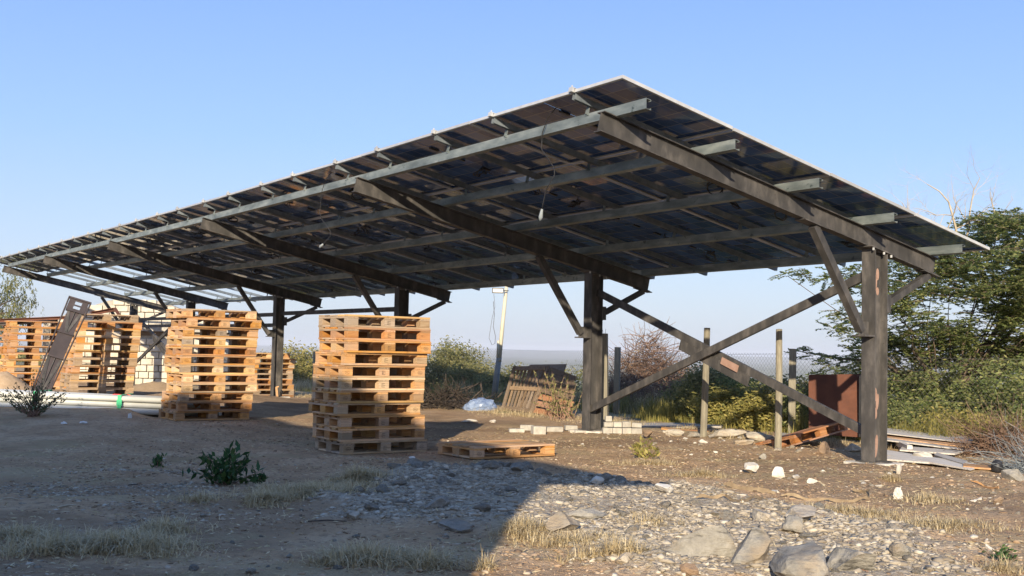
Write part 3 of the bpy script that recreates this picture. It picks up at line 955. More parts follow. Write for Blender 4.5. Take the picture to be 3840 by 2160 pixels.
stack(-6.95, 30.6, -0.21, 9, 0.99, [-0.12, 0.03, 0.0, -0.04, -0.03, -0.05, 0.0, 0.05, 0.02], 'the low dark stack behind a middle column', 'pallets behind the middle column', stamps=False)
make_pallet('single pine pallet lying flat on the dirt right of the tallest stack', None, (-0.40, 13.26, 0.012), math.pi / 2 - (AZ - 0.03), 1.0, rot=(0.0, 0.0, math.pi / 2 - (AZ - 0.03)))

def car_local(p):
    d = np.array([p[0] - C1[0], p[1] - C1[1]])
    return (float(d @ Vd), float(d @ Ud), p[2])
for pts in ([(0.441, 12.263, 3.965), (0.358, 12.384, 3.884), (0.299, 12.471, 3.721), (0.297, 12.475, 3.541), (0.338, 12.414, 3.471), (0.434, 12.273, 3.301), (0.44, 12.263, 3.226), (0.354, 12.391, 3.081), (0.323, 12.436, 2.923), (0.315, 12.447, 2.868)],
            [(-2.783, 16.999, 3.927), (-2.887, 17.151, 3.85), (-2.961, 17.259, 3.675), (-2.979, 17.287, 3.463), (-2.991, 17.303, 3.341), (-2.943, 17.233, 3.242), (-2.758, 16.961, 3.028), (-2.755, 16.957, 2.959), (-2.848, 17.094, 2.89), (-2.9, 17.17, 2.855)]):
    pendant([car_local(q) for q in pts])

# ------------------------------------------------------------------ rubble helpers
def rock_mesh(name, seed, sx, sy, sz, mat, sub=2, rough=0.35, flat=0.0):
    import bmesh
    bm = bmesh.new()
    bmesh.ops.create_icosphere(bm, subdivisions=sub, radius=1.0)
    r_ = random.Random(seed)
    # cut with a few planes to get flat broken faces
    planes = []
    for i in range(11):
        n = Vector((r_.gauss(0, 1), r_.gauss(0, 1), r_.gauss(0, 0.9))).normalized()
        planes.append((n, r_.uniform(0.38, 0.8)))
    off = Vector((r_.uniform(0, 99), r_.uniform(0, 99), r_.uniform(0, 99)))
    for v in bm.verts:
        p = v.co.copy()
        for n, d in planes:
            e = p.dot(n) - d
            if e > 0:
                p -= n * e
        p += p.normalized() * (mnoise.noise(p * 2.3 + off) * rough * 0.28 + mnoise.noise(p * 6 + off) * rough * 0.10)
        v.co = Vector((p.x * sx, p.y * sy, p.z * sz))
    me = bpy.data.meshes.new(name)
    bm.to_mesh(me)
    bm.free()
    me.materials.append(mat)
    return me

def rock(name, label, cat, loc, size, mat, seed, group=None, sink=0.25, rz=None, sub=3):
    me = rock_mesh(name, seed, size[0] / 1.4, size[1] / 1.4, size[2] / 1.4, mat, sub)
    o = obj(name, me, None, (loc[0], loc[1], loc[2] + size[2] * (0.5 - sink)), (0, 0, rnd.uniform(0, 6) if rz is None else rz))
    return tag(o, label, cat, group)

# the big ones that can be told apart
BIG = [
    ('large flat grey boulder at the bottom edge of the picture', (1.675, 6.44, 0.068), (0.46, 0.38, 0.20), 'rock', 3, 0.25),
    ('pointed grey boulder at the bottom edge beside the large flat one', (2.022, 6.68, 0.05), (0.32, 0.26, 0.20), 'rock', 5, 0.25),
    ('big angular grey boulder right of the dry grass tuft in the sun', (1.232, 7.1, 0.042), (0.44, 0.34, 0.26), 'rock', 9, 0.3),
    ('blocky grey stone between the two biggest boulders', (1.463, 6.86, 0.065), (0.28, 0.24, 0.22), 'rock', 12, 0.3),
    ('wide pale boulder at the upper right of the rubble heap', (2.183, 8.48, 0.078), (0.34, 0.22, 0.13), 'pale_rock', 14, 0.2),
    ('upright grey stone just below the wide pale boulder', (2.034, 8.08, 0.052), (0.15, 0.12, 0.13), 'rock', 17, 0.25),
    ('pale stone at the left end of the wide pale boulder', (1.894, 8.52, 0.079), (0.20, 0.14, 0.09), 'pale_rock', 18, 0.25),
    ('lone grey stone on the dirt at the lower right', (2.448, 7.04, 0.088), (0.13, 0.11, 0.10), 'rock', 21, 0.25),
    ('rounded whitish stone on the dirt in front of the dry grass', (0.711, 6.8, 0.044), (0.12, 0.10, 0.07), 'pale_rock', 23, 0.25),
    ('split grey slab jutting out beside the sunlit dry grass tuft', (0.408, 7.94, 0.057), (0.22, 0.16, 0.17), 'rock', 25, 0.25),
    ('flat grey slab leaning over the split stone in the rubble', (0.562, 8.46, 0.058), (0.27, 0.16, 0.08), 'rock', 29, 0.1),
    ('tall white chunk on the dirt, left of two near the carport leg', (2.654, 12.42, 0.008), (0.15, 0.13, 0.14), 'white_stone', 31, 0.1),
    ('squat white chunk on the dirt, right of two near the carport leg', (2.866, 12.02, 0.007), (0.12, 0.11, 0.11), 'white_stone', 33, 0.1),
    ('small grey stone behind the two white chunks', (3.255, 14.52, -0.025), (0.10, 0.08, 0.07), 'rock', 35, 0.15),
    ('flat white chip right of the squat white chunk', (3.053, 11.98, 0.013), (0.12, 0.08, 0.035), 'white_stone', 36, 0.1),
    ('low white lump farther right in the row of white stones', (3.112, 11.62, 0.004), (0.10, 0.07, 0.05), 'white_stone', 37, 0.1),
    ('blocky pale stone in the shade in the middle of the gravel', (-0.537, 8.74, 0.075), (0.17, 0.12, 0.10), 'rock', 38, 0.2),
    ('wide grey stone in the shade at the lower edge of the gravel', (-0.403, 8.18, 0.002), (0.24, 0.14, 0.08), 'rock', 39, 0.25),
    ('round pale stone in the shade beside the big grass tuft', (-1.139, 8.44, 0.026), (0.09, 0.08, 0.065), 'pale_rock', 40, 0.2),
    ('reddish brown stone at the bottom edge of the gravel', (1.053, 6.5, 0.054), (0.10, 0.08, 0.06), 'brown_rock', 41, 0.2),
    ('dark brown clod on the bare dirt at the far right', (4.353, 10.1, 0.026), (0.10, 0.08, 0.07), 'brown_rock', 43, 0.2),
    ('grey stone at the right picture edge behind the coil of netting', (5.457, 12.26, 0.016), (0.22, 0.18, 0.13), 'rock', 44, 0.2),
    ('orange brown stone at the end of the concrete blocks', (2.08, 17.1, 0.03), (0.18, 0.14, 0.11), 'brown_rock', 45, 0.1),
    ('long white stone on the dry grass behind the single pallet', (-0.734, 19.86, 0.015), (0.26, 0.10, 0.06), 'white_stone', 46, 0.1),
    ('small white stone right of the long white stone', (-0.295, 19.88, 0.021), (0.11, 0.09, 0.06), 'white_stone', 48, 0.1),
    ('pale yellow heap of lime in front of the plywood', (5.356, 14.76, -0.013), (0.30, 0.22, 0.14), 'white_stone', 50, 0.3),
    ('grey hump of concrete under the propped pallet', (4.199, 15.16, 0.011), (0.26, 0.20, 0.18), 'brown_rock', 52, 0.3),
    ('rounded pale stone right beside the propped pallet', (4.694, 15.5, 0.027), (0.20, 0.14, 0.10), 'pale_rock', 54, 0.1),
    ('flat white rectangular stone at the tip of the roof shadow', (1.378, 9.98, 0.08), (0.24, 0.13, 0.08), 'white_stone', 55, 0.1),
    ('knobbly white stone left of the rectangular white one', (0.828, 10.66, 0.065), (0.13, 0.10, 0.08), 'white_stone', 56, 0.1),
    ('curved pale slab of broken pipe beside the fence post', (2.637, 17.88, 0.008), (0.26, 0.14, 0.11), 'pale_rock', 57, 0.2),
    ('rounded grey stone at the foot of the middle fence post', (2.882, 17.7, 0.004), (0.24, 0.16, 0.08), 'rock', 58, 0.2),
]
for lab, loc, size, mat, seed, sink in BIG:
    rock('rock', lab, 'rock', loc, size, M[mat], seed, None, sink)

# nameless stones strewn over the yard
strewn = [rock_mesh('stone', 100 + i, 1 / 1.4, 0.8 / 1.4, 0.55 / 1.4, M[('rock', 'pale_rock', 'white_stone', 'rock')[i % 4]], 2) for i in range(12)]
def strew(n, region, smin, smax, label, group, kinds):
    for i in range(n):
        for _ in range(40):
            x, y = rnd.uniform(region[0], region[1]), rnd.uniform(region[2], region[3])
            if region[4](x, y):
                break
        s = smin * (smax / smin) ** (rnd.random() ** 1.7)
        o = obj('stone', strewn[rnd.choice(kinds)], None, (x, y, gz(x, y) + s * 0.10), (rnd.uniform(-.3, .3), rnd.uniform(-.3, .3), rnd.uniform(0, 6)))
        o.scale = (s, s, s * rnd.uniform(0.7, 1.2))
        tag(o, label, 'stone', group)
gm = lambda x, y: float(gravel_mask(np.array([x]), np.array([y]))[0])
strew(80, (-1.6, 3.2, 6.0, 12.8, lambda x, y: gm(x, y) > 0.6), 0.05, 0.15, 'grey broken stone lying in the heap of crushed rock', 'larger stones in the crushed rock heap', [0, 1, 3, 4, 7, 8, 11])
strew(46, (-1.0, 1.5, 10.2, 11.8, lambda x, y: abs(y - (11.45 - 0.85 * max(0, min(1, (x + 1.1) / 2.6)) ** 2)) < 0.2), 0.08, 0.2, 'grey slab on the far rim of the crushed rock heap', 'slabs on the rim of the rock heap', [0, 3, 4, 7, 8, 11])
strew(55, (-3.2, 0.0, 5.9, 11.5, lambda x, y: gm(x, y) < 0.2), 0.03, 0.07, 'small stone on the shaded bare dirt at the lower left', 'small stones on the shaded dirt', [0, 1, 3, 5, 7, 9])
strew(60, (2.0, 5.6, 7.2, 13.2, lambda x, y: gm(x, y) < 0.3 and x / y < 0.46), 0.03, 0.08, 'small pale stone on the sunlit dirt at the right', 'small stones on the sunlit dirt', [1, 2, 5, 6, 9, 10])
strew(40, (1.0, 4.4, 14.5, 18.5, lambda x, y: x / y < 0.3), 0.05, 0.13, 'pale stone on the dirt near the fence posts', 'stones near the fence posts', [1, 2, 5, 6, 9, 10])

# crushed rock too small to count
def scatter_mesh(name, mat, pts, sizes, flat=0.6, seed=1):
    """little broken stones, one mesh"""
    t = (1 + 5 ** 0.5) / 2
    base = np.array([(-1, t, 0), (1, t, 0), (-1, -t, 0), (1, -t, 0), (0, -1, t), (0, 1, t), (0, -1, -t), (0, 1, -t), (t, 0, -1), (t, 0, 1), (-t, 0, -1), (-t, 0, 1)]) / 1.9
    fc = np.array([(0, 11, 5), (0, 5, 1), (0, 1, 7), (0, 7, 10), (0, 10, 11), (1, 5, 9), (5, 11, 4), (11, 10, 2), (10, 7, 6), (7, 1, 8), (3, 9, 4), (3, 4, 2), (3, 2, 6), (3, 6, 8), (3, 8, 9), (4, 9, 5), (2, 4, 11), (6, 2, 10), (8, 6, 7), (9, 8, 1)])
    n = len(pts)
    r_ = np.random.default_rng(seed)
    sc = sizes[:, None, None] * r_.uniform(0.45, 1.2, (n, 12, 1))
    asp = np.stack([r_.uniform(0.8, 1.6, n), r_.uniform(0.5, 1.0, n), r_.uniform(0.2, 0.6, n) * flat / 0.6], 1)[:, None, :]
    v = base[None] * sc * asp
    a = r_.uniform(0, 6.28, n)
    tl = r_.uniform(-0.5, 0.5, n)
    ca, sa = np.cos(a)[:, None], np.sin(a)[:, None]
    y2 = v[:, :, 1] * np.cos(tl)[:, None] - v[:, :, 2] * np.sin(tl)[:, None]
    z2 = v[:, :, 1] * np.sin(tl)[:, None] + v[:, :, 2] * np.cos(tl)[:, None]
    x2 = v[:, :, 0]
    V = np.stack([x2 * ca - y2 * sa, x2 * sa + y2 * ca, z2], 2) + pts[:, None, :]
    F = (fc[None] + (np.arange(n) * 12)[:, None, None]).reshape(-1, 3)
    return np_mesh(name, V.reshape(-1, 3), F, mat, tris=True)
def gravel(name, label, n, box, accept, smin, smax, mats, seed):
    r_ = np.random.default_rng(seed)
    x = r_.uniform(box[0], box[1], n * 4); y = r_.uniform(box[2], box[3], n * 4)
    k = r_.random(n * 4) < accept(x, y)
    x, y = x[k][:n], y[k][:n]
    s = smin * (smax / smin) ** (r_.random(len(x)) ** 2.2)
    z = ground_z(x, y) + s * 0.02
    o = obj(name, scatter_mesh(name, mats, np.stack([x, y, z], 1), s, seed=seed))
    stuff(o, label, 'gravel')
def gravel_island_mat(name, stops):
    m, nt, b, out = new_mat(name)
    geo = nt.nodes.new('ShaderNodeNewGeometry')
    nt.links.new(ramp(nt, geo.outputs['Random Per Island'], stops), b.inputs['Base Color'])
    b.inputs['Roughness'].default_value = 0.95
    b.inputs['Specular IOR Level'].default_value = 0.2
    return m
M['gravel'] = gravel_island_mat('crushed_rock', [(0, (0.20, 0.165, 0.12)), (0.45, (0.31, 0.265, 0.20)), (0.85, (0.40, 0.35, 0.27)), (1, (0.50, 0.45, 0.36))])
M['clods'] = gravel_island_mat('earth_clods', [(0, (0.17, 0.115, 0.073)), (0.5, (0.32, 0.225, 0.14)), (0.8, (0.38, 0.28, 0.19)), (1, (0.50, 0.43, 0.33))])
gravel('crushed_rock', 'grey crushed rock spread in a low heap across the dirt', 24000, (-1.9, 3.4, 5.7, 12.6), lambda x, y: gravel_mask(x, y) ** 1.2 * np.clip((fbm(x * 1.7, y * 1.7, 4, 77) - 0.3) * 2.6, 0.08, 1), 0.008, 0.045, M['gravel'], 5)
gravel('clods', 'crumbs and clods of brown earth on the yard', 16000, (-4.6, 6.5, 5.7, 18), lambda x, y: np.clip((fbm(x * 1.3, y * 1.3, 3, 61) - 0.35) * 2.4, 0.05, 1) * (1 - gravel_mask(x, y)) * np.clip(1.6 - y / 14, 0.25, 1), 0.007, 0.035, M['clods'], 6)

gravel('shaded_chips', 'grey stone chips sprinkled on the shaded ground at the left', 4200, (-4.6, -2.2, 6.5, 11.6), lambda x, y: np.clip((fbm(x * 0.9, y * 1.1, 3, 67) - 0.42) * 5, 0.03, 1) * np.clip((-x - 2.0) / 1.2, 0, 1), 0.006, 0.03, M['gravel'], 8)
def litter(name, label, n, box, seed, mat, lmin, lmax):
    r_ = np.random.default_rng(seed)
    x = r_.uniform(box[0], box[1], n); y = r_.uniform(box[2], box[3], n)
    k = r_.random(n) < np.clip((fbm(x * 1.5, y * 1.5, 3, seed) - 0.3) * 2.5, 0.1, 1)
    x, y = x[k], y[k]
    m_ = len(x)
    z = ground_z(x, y) + r_.uniform(0.003, 0.014, m_)
    a = r_.uniform(0, 6.28, m_)
    d = np.stack([np.cos(a), np.sin(a), r_.normal(0, 0.18, m_)], 1)
    u = np.stack([-np.sin(a), np.cos(a), r_.normal(0, 0.5, m_)], 1)
    c = np.stack([x, y, z], 1)
    L_ = r_.uniform(lmin, lmax, m_)
    W_ = r_.uniform(0.003, 0.012, m_)
    v = np.stack([c - d * L_[:, None] / 2, c + u * W_[:, None] / 2, c + d * L_[:, None] / 2, c - u * W_[:, None] / 2], 1).reshape(-1, 3)
    stuff(obj(name, np_mesh(name, v, np.arange(m_ * 4).reshape(-1, 4), mat)), label, 'litter')
litter('straw_litter', 'bits of dry straw and stalks lying all over the yard', 42000, (-5.5, 7, 5.6, 19), 81, M['straw'], 0.012, 0.08)
litter('dark_litter', 'dead brown leaf bits lying all over the yard', 16000, (-5.5, 7, 5.6, 17), 82, M['dry_brush'], 0.012, 0.05)

# ------------------------------------------------------------------ debris, blocks, fence posts
def post(name, label, cat, base, top, w, mat, parts=None, n=4):
    t = thing(name, label, cat, base)
    d = Vector(top) - Vector(base)
    mb = MB()
    if n == 4:
        mb.bar((0, 0, -0.2), d, w, w, (0.3, 1, 0))
    else:
        mb.tube([(0, 0, -0.2), d * 0.5 + Vector((0.008, 0, 0)), d], [w * 0.55, w * 0.52, w * 0.47], 9)
    mb.build('post_shaft', mat, t)
    return t
t = post('fence_post', 'thick weathered timber post at the crossing of the braces', 'post', (3.086, 18.02, -0.003), (3.116, 17.92, 1.719), 0.105, M['post'], n=9)
t = post('fence_post', 'thick weathered timber post left of the rusty red sheet', 'post', (3.819, 16.08, -0.02), (3.761, 15.82, 1.67), 0.095, M['post'], n=9)
t = post('fence_post', 'dark post with wire ends just right of the second carport leg', 'post', (1.64, 19.34, 0.008), (1.604, 19.4, 1.617), 0.11, M['post'])
mb = MB()
mb.tube([(1.586, 19.4, 1.603), (1.575, 19.4, 1.685)], 0.004, 4); mb.tube([(1.618, 19.4, 1.603), (1.63, 19.4, 1.7)], 0.004, 4)
w_ = mb.build('wire_end', M['dark_twig'], t)
w_.location = -t.location
# chain-link fence: posts, wires, netting
FP = [(-6.0, 2.9), (-1.6, 2.98), (4.08, 3.10), (9.68, 3.93), (14.86, 4.20), (20.5, 4.4), (26.5, 4.6), (34.0, 4.9)]
FPW = [(C1[0] + Ud[0] * u + Vd[0] * v, C1[1] + Ud[1] * u + Vd[1] * v) for u, v in FP]
fence = thing('chain_link_fence', 'chain link fence with square concrete posts along the far side of the yard', 'fence', (*FPW[2], 0))
F0 = Vector((*FPW[2], 0))
for i, (x, y) in enumerate(FPW):
    if i == 4:
        continue
    mb = MB(); z = gz(x, y)
    mb.bar((x - F0.x, y - F0.y, z - 0.2), (x - F0.x + 0.01, y - F0.y, z + 1.42), 0.115, 0.115, (0.3, 1, 0))
    mb.build('fence_post', M['post'], fence)
V_, Q_ = [], []
wr = MB()
for i in range(len(FPW) - 1):
    a, b = Vector((*FPW[i], gz(*FPW[i]))) - F0, Vector((*FPW[i + 1], gz(*FPW[i + 1]))) - F0
    L_ = (b - a).length
    H0 = 1.34
    for h in (0.06, 0.72, H0):
        n_ = 6
        wr.tube([a.lerp(b, j / n_) + Vector((0, 0, h - 0.03 * math.sin(math.pi * j / n_) + rnd.uniform(-.01, .01))) for j in range(n_ + 1)], 0.0026, 3, False)
    step = 0.085
    e = (b - a).normalized()
    nrm = Vector((e.y, -e.x, 0))
    k = int(L_ / step)
    for j in range(-int(H0 / step), k):
        for sg in (1, -1):
            x0 = j * step
            p0, p1 = (x0, 0.05), (x0 + H0 - 0.05, H0)
            if sg < 0:
                p0, p1 = (x0, H0), (x0 + H0 - 0.05, 0.05)
            # clip to the bay
            def cl(p, q):
                if p[0] < 0:
                    t_ = -p[0] / (q[0] - p[0]); p = (0, p[1] + (q[1] - p[1]) * t_)
                if q[0] > L_:
                    t_ = (q[0] - L_) / (q[0] - p[0]); q = (L_, q[1] - (q[1] - p[1]) * t_)
                return p, q
            if p1[0] <= 0 or p0[0] >= L_:
                continue
            p0, p1 = cl(p0, p1)
            A_, B_ = a + e * p0[0] + Vector((0, 0, p0[1])), a + e * p1[0] + Vector((0, 0, p1[1]))
            zA = (b.z - a.z) * p0[0] / L_; zB = (b.z - a.z) * p1[0] / L_
            A_.z += zA; B_.z += zB
            d_ = (B_ - A_).normalized()
            r0 = 0.0013
            s1, s2 = nrm * r0 * 1.2, d_.cross(nrm).normalized() * r0
            o = len(V_)
            for c in (A_, B_):
                V_ += [c + s1, c - s1 * 0.5 + s2, c - s1 * 0.5 - s2]
            Q_ += [(o, o + 1, o + 4, o + 3), (o + 1, o + 2, o + 5, o + 4), (o + 2, o, o + 3, o + 5)]
net = obj('wire_netting', np_mesh('wire_netting', V_, Q_, M['wire']), fence)
net['kind'] = 'stuff'
wr.build('fence_wire', M['wire'], fence)

# leaning lamp pole on the fence line
lb, lm_, lt = Vector((-0.419, 28.82, -0.015)), Vector((-0.285, 28.5, 1.112)), Vector((-0.137, 28.5, 2.95))
pole = thing('lamp_pole', 'leaning cream pole with a grey lower half and a small floodlight', 'lamp post', lb)
mb = MB(); mb.tube([Vector((0, 0, -0.2)), (lm_ - lb) * 0.5, lm_ - lb], [0.085, 0.078, 0.07], 10); mb.build('pole_base', M['grey_pole'], pole, True)
mb = MB(); mb.tube([lm_ - lb - Vector((0, 0, 0.1)), lm_ - lb + (lt - lm_) * 0.45, lt - lb], [0.056, 0.05, 0.045], 10)
mb.tube([lm_ - lb + Vector((-0.04, -0.05, 0.0)), lm_ - lb + Vector((-0.03, -0.05, 0.42))], 0.035, 6)
mb.build('pole_shaft', M['cream_post'], pole, True)
fl = Vector((-0.347, 28.3, 2.772)) - lb
mb = MB(); mb.box(fl.x - 0.15, fl.y - 0.03, fl.z - 0.05, fl.x + 0.14, fl.y + 0.03, fl.z + 0.08); mb.bar(fl + Vector((0.13, 0, 0.02)), fl + Vector((0.26, 0.1, 0.02)), 0.02, 0.02)
fo = mb.build('floodlight', M['black'], pole)
mb = MB(); mb.box(fl.x - 0.13, fl.y - 0.036, fl.z - 0.03, fl.x + 0.12, fl.y - 0.0305, fl.z + 0.06); mb.build('lamp_glass', M['white_paint'], fo)
mb = MB(); mb.tube([Vector(p) - lb for p in [(-0.452, 28.3, 2.696), (-0.418, 28.3, 2.381), (-0.479, 28.3, 2.112), (-0.525, 28.3, 1.776), (-0.548, 28.3, 1.589), (-0.47, 28.3, 1.417), (-0.398, 28.3, 1.458), (-0.388, 28.3, 1.632), (-0.447, 28.3, 1.878), (-0.427, 28.3, 2.18), (-0.462, 28.3, 2.515)]], 0.006, 4)
mb.build('loose_wire', M['dark_twig'], pole)

# toppled crate behind the second leg: slatted face and boarded side
def V3(p):
    return Vector(p)
BLc, BMc, BRc = map(V3, [(-0.161, 23.6, 0.046), (0.487, 22.9, 0.022), (1.216, 22.0, -0.046)])
TLc, TMc, TRc = map(V3, [(0.07, 23.95, 0.945), (0.84, 23.35, 0.981), (1.295, 22.4, 0.815)])
crate = thing('toppled_crate', 'dark wooden crate with a slatted face toppled against the fence', 'crate', BLc)
def lerp2(a, b, c, d, s, t_):
    return (a.lerp(b, s)).lerp(c.lerp(d, s), t_) - BLc
nf = (BMc - BLc).cross(TLc - BLc).normalized()
ns = (BRc - BMc).cross(TMc - BMc).normalized()
nf = -nf if nf.y > 0 else nf
ns = -ns if ns.y > 0 else ns
def cbar(s0, t0, s1, t1, w, th, nm, mat, quad, nrm, off=0.0):
    a, b, c, d = quad
    mb = MB()
    mb.bar(lerp2(a, b, c, d, s0, t0) + nrm * off, lerp2(a, b, c, d, s1, t1) + nrm * off, w, th, nrm)
    mb.build(nm, mat, crate)
face = (BLc, BMc, TLc, TMc)
side = (BMc, BRc, TMc, TRc)
for s in (0.05, 0.95):
    cbar(s, 0, s, 1, 0.075, 0.035, 'frame_board', M['dark_wood'], face, nf, 0.022)
for t_ in (0.045, 0.50, 0.955):
    cbar(0.1, t_, 0.9, t_, 0.085, 0.03, 'frame_board', M['dark_wood'], face, nf, 0.024)
for j in range(8):
    s = 0.15 + j * 0.70 / 7
    cbar(s, 0.0, s, 1.0, 0.056, 0.02, 'slat', M['dark_wood'], face, nf, -0.006)
for j in range(7):
    t_ = (j + 0.5) / 7
    cbar(0.0, t_, 1.0, t_, 0.118, 0.02, 'side_board', M['dark_wood'] if j > 2 else M['red_wood'], side, ns, 0.0)
mb = MB()
bk = Vector((0.35, 0.62, 0.05))
mb.slab([lerp2(*face, 0, 1) + bk, lerp2(*face, 1, 1) + bk, lerp2(*face, 1, 0) + bk, lerp2(*face, 0, 0) + bk], 0.02)
mb.build('back_board', M['dark_wood'], crate)
# plastic bag
def lump(name, label, cat, loc, size, mat, seed, amp=0.3):
    import bmesh
    bm = bmesh.new()
    bmesh.ops.create_icosphere(bm, subdivisions=4, radius=1.0)
    off = Vector((seed * 3.1, seed * 1.7, seed))
    for v in bm.verts:
        p = v.co.copy()
        r1 = abs(mnoise.noise(p * 1.7 + off)); r2 = abs(mnoise.noise(p * 4.5 + off))
        p *= 1 + amp * (r1 * 1.3 + r2 * 0.7) - amp * 0.4
        if p.z < -0.35:
            p.z = -0.35 - (p.z + 0.35) * 0.1
            p.x *= 1.08; p.y *= 1.08
        v.co = Vector((p.x * size[0], p.y * size[1], p.z * size[2]))
    me = bpy.data.meshes.new(name); bm.to_mesh(me); bm.free(); me.materials.append(mat)
    o = obj(name, me, None, (loc[0], loc[1], loc[2] + size[2] * 0.36))
    return tag(o, label, cat)
lump('plastic_bag', 'crumpled pale blue plastic bag at the foot of the leaning pole', 'bag', (-0.615, 24.2, -0.041), (0.36, 0.30, 0.21), M['bag'], 3, 0.28)
lump('plastic_scrap', 'torn white scrap of plastic on the dirt in front of the near leg', 'scrap', (3.608, 10.5, 0.0), (0.04, 0.03, 0.075), M['white_stone'], 5, 0.5)
lump('plastic_scrap', 'pale green flat scrap between the bag and the crate', 'scrap', (-0.108, 23.3, -0.035), (0.14, 0.10, 0.05), M['fresh'], 8, 0.7)
# rusty sheet leaning by the near leg
pA = list(map(V3, [(4.727, 17.9, 1.012), (5.435, 17.5, 1.044), (5.365, 17.3, 0.084), (4.684, 17.7, 0.097)]))
mb = MB()
nn = (pA[1] - pA[0]).cross(pA[2] - pA[0]).normalized()
if nn.y > 0:
    nn = -nn
o0 = pA[3]
mb.add([p - o0 for p in pA] + [p - o0 - nn * 0.012 for p in pA], [(0, 1, 2, 3), (7, 6, 5, 4), (0, 4, 5, 1), (1, 5, 6, 2), (2, 6, 7, 3), (3, 7, 4, 0)])
o = mb.build('steel_sheet', M['rust'], None, loc=o0)
tag(o, 'square rusty red steel sheet standing upright behind the near carport leg', 'metal sheet')
# black board edge right next to it
mb = MB(); a, b = Vector((5.432, 17.4, 1.042)), Vector((5.397, 17.3, 0.085))
mb.bar(b - b, a - b, 0.03, 0.24, (0.6, 0.8, 0))
tag(mb.build('black_board', M['black'], None, loc=b), 'narrow black board wedged between the rusty sheet and the leg', 'board')
# propped broken pallet
pp = make_pallet('broken red brown pallet propped askew on stones beside the near leg', None, (4.079, 16.08, -0.0), 0, 1.0, rot=(R(-13), R(-10), R(33)), stamps=False)
pp.location.z += 0.04
for c in pp.children_recursive:
    c.data = c.data.copy()
    c.data.materials[0] = M['red_wood']
# plywood and planks right of the near leg
ply = [
    ('large weathered grey plywood sheet on top of the pile', None, 0.012, 'grey_wood'),
    ('brown edged plywood sheet just under the topmost sheet', None, 0.016, 'pine_x'),
    ('plywood sheet sticking out to the right in the middle of the pile', None, 0.014, 'grey_wood'),
    ('short board lying across the middle of the plywood pile', None, 0.02, 'grey_wood'),
    ('narrow plank angled down at the front of the plywood pile', None, 0.02, 'grey_wood'),
    ('yellowish board at the lower right end of the pile', None, 0.02, 'pine_x'),
    ('long weathered board at the bottom of the plywood pile', None, 0.02, 'grey_wood'),
    ('pale plank under the left part of the plywood pile', None, 0.02, 'grey_wood'),
]
PLY = [(5.892, 17.8, 0.207), (7.001, 16.8, 0.158), (6.484, 15.9, 0.138), (5.495, 16.9, 0.193), (5.747, 17.3, 0.165), (6.826, 16.4, 0.139), (6.406, 15.7, 0.093), (5.455, 16.8, 0.14), (5.621, 16.8, 0.128), (6.745, 15.9, 0.058), (6.457, 15.4, 0.055), (5.252, 16.2, 0.147), (5.526, 15.9, 0.076), (6.277, 15.6, 0.052), (5.941, 15.1, 0.05), (5.312, 15.4, 0.063), (5.703, 15.1, 0.062), (5.666, 14.0, 0.056), (5.499, 13.7, 0.046), (5.555, 14.8, 0.055), (5.53, 13.8, 0.046), (5.776, 13.6, 0.043), (5.658, 13.3, 0.036), (5.373, 13.4, 0.045), (5.15, 15.5, 0.051), (5.786, 13.8, 0.026), (5.379, 13.2, 0.035), (4.878, 15.0, 0.04), (4.877, 14.7, 0.039), (5.386, 14.2, 0.043), (5.207, 13.9, 0.033), (4.751, 14.4, 0.024)]
for i, (lab, _, th, mt) in enumerate(ply):
    c = [V3(p) for p in PLY[i * 4:i * 4 + 4]]
    mb = MB(); mb.slab([p - c[3] for p in c], th)
    tag(mb.build('plywood_board', M[mt], None, loc=c[3]), lab, 'board')
for lab, a, b, w in (('stub of timber propping the plywood pile from below', (5.592, 16.2, 0.117), (5.6, 16.2, 0.014), 0.06), ('short square batten poking out of the plywood pile', (5.573, 16.2, 0.09), (5.485, 15.5, 0.08), 0.07)):
    a, b = V3(a), V3(b)
    mb = MB(); mb.bar(a - a, b - a, w, w)
    tag(mb.build('timber_batten', M['grey_wood'], None, loc=a), lab, 'timber')
# grey sheet and slabs in front of the brush
def slab_thing(name, lab, cat, pts, th, mt):
    c = [V3(p) for p in pts]
    mb = MB(); mb.slab([p - c[3] for p in c], th)
    return tag(mb.build(name, M[mt], None, loc=c[3]), lab, cat)
slab_thing('sheet_board', 'long flat grey board lying in front of the brush pile', 'board', [(2.372, 21.4, -0.014), (4.21, 21.6, 0.018), (3.71, 19.8, 0.052), (2.312, 19.8, 0.022)], 0.03, 'grey_wood')
slab_thing('plank', 'thin brown plank under the long grey board', 'board', [(2.642, 20.0, -0.008), (3.913, 20.0, 0.005), (3.847, 19.2, 0.014), (2.595, 19.3, -0.002)], 0.03, 'red_wood')
slab_thing('plank', 'sloping orange brown plank among the rubble', 'board', [(2.635, 19.6, 0.033), (3.079, 19.2, 0.015), (3.038, 19.0, -0.007), (2.595, 19.3, 0.025)], 0.02, 'pine_x')
# broken concrete kerb right of the middle post
for i, (lab, px, py, sz) in enumerate((('long pale slab of broken concrete right of the middle post', 0, 0, (0.62, 0.3, 0.12)), ('second pale concrete slab nearer to the rusty sheet', 0, 0, (0.42, 0.3, 0.13)), ('small broken concrete lump in front of the pale slabs', 0, 0, (0.28, 0.2, 0.10)))):
    loc = ((3.458, 17.88, -0.0), (3.883, 17.52, -0.01), (3.479, 16.76, -0.023))[i]
    rock('concrete_slab', lab, 'concrete', loc, sz, M['pale_rock'], 200 + i, sink=0.15, rz=0.2)
slab_thing('concrete_slab', 'flat concrete slab behind the post beside the rusty sheet', 'concrete', [(4.521, 18.9, 0.023), (4.892, 18.7, 0.028), (4.46, 17.2, 0.032), (4.099, 17.3, 0.033)], 0.08, 'concrete')
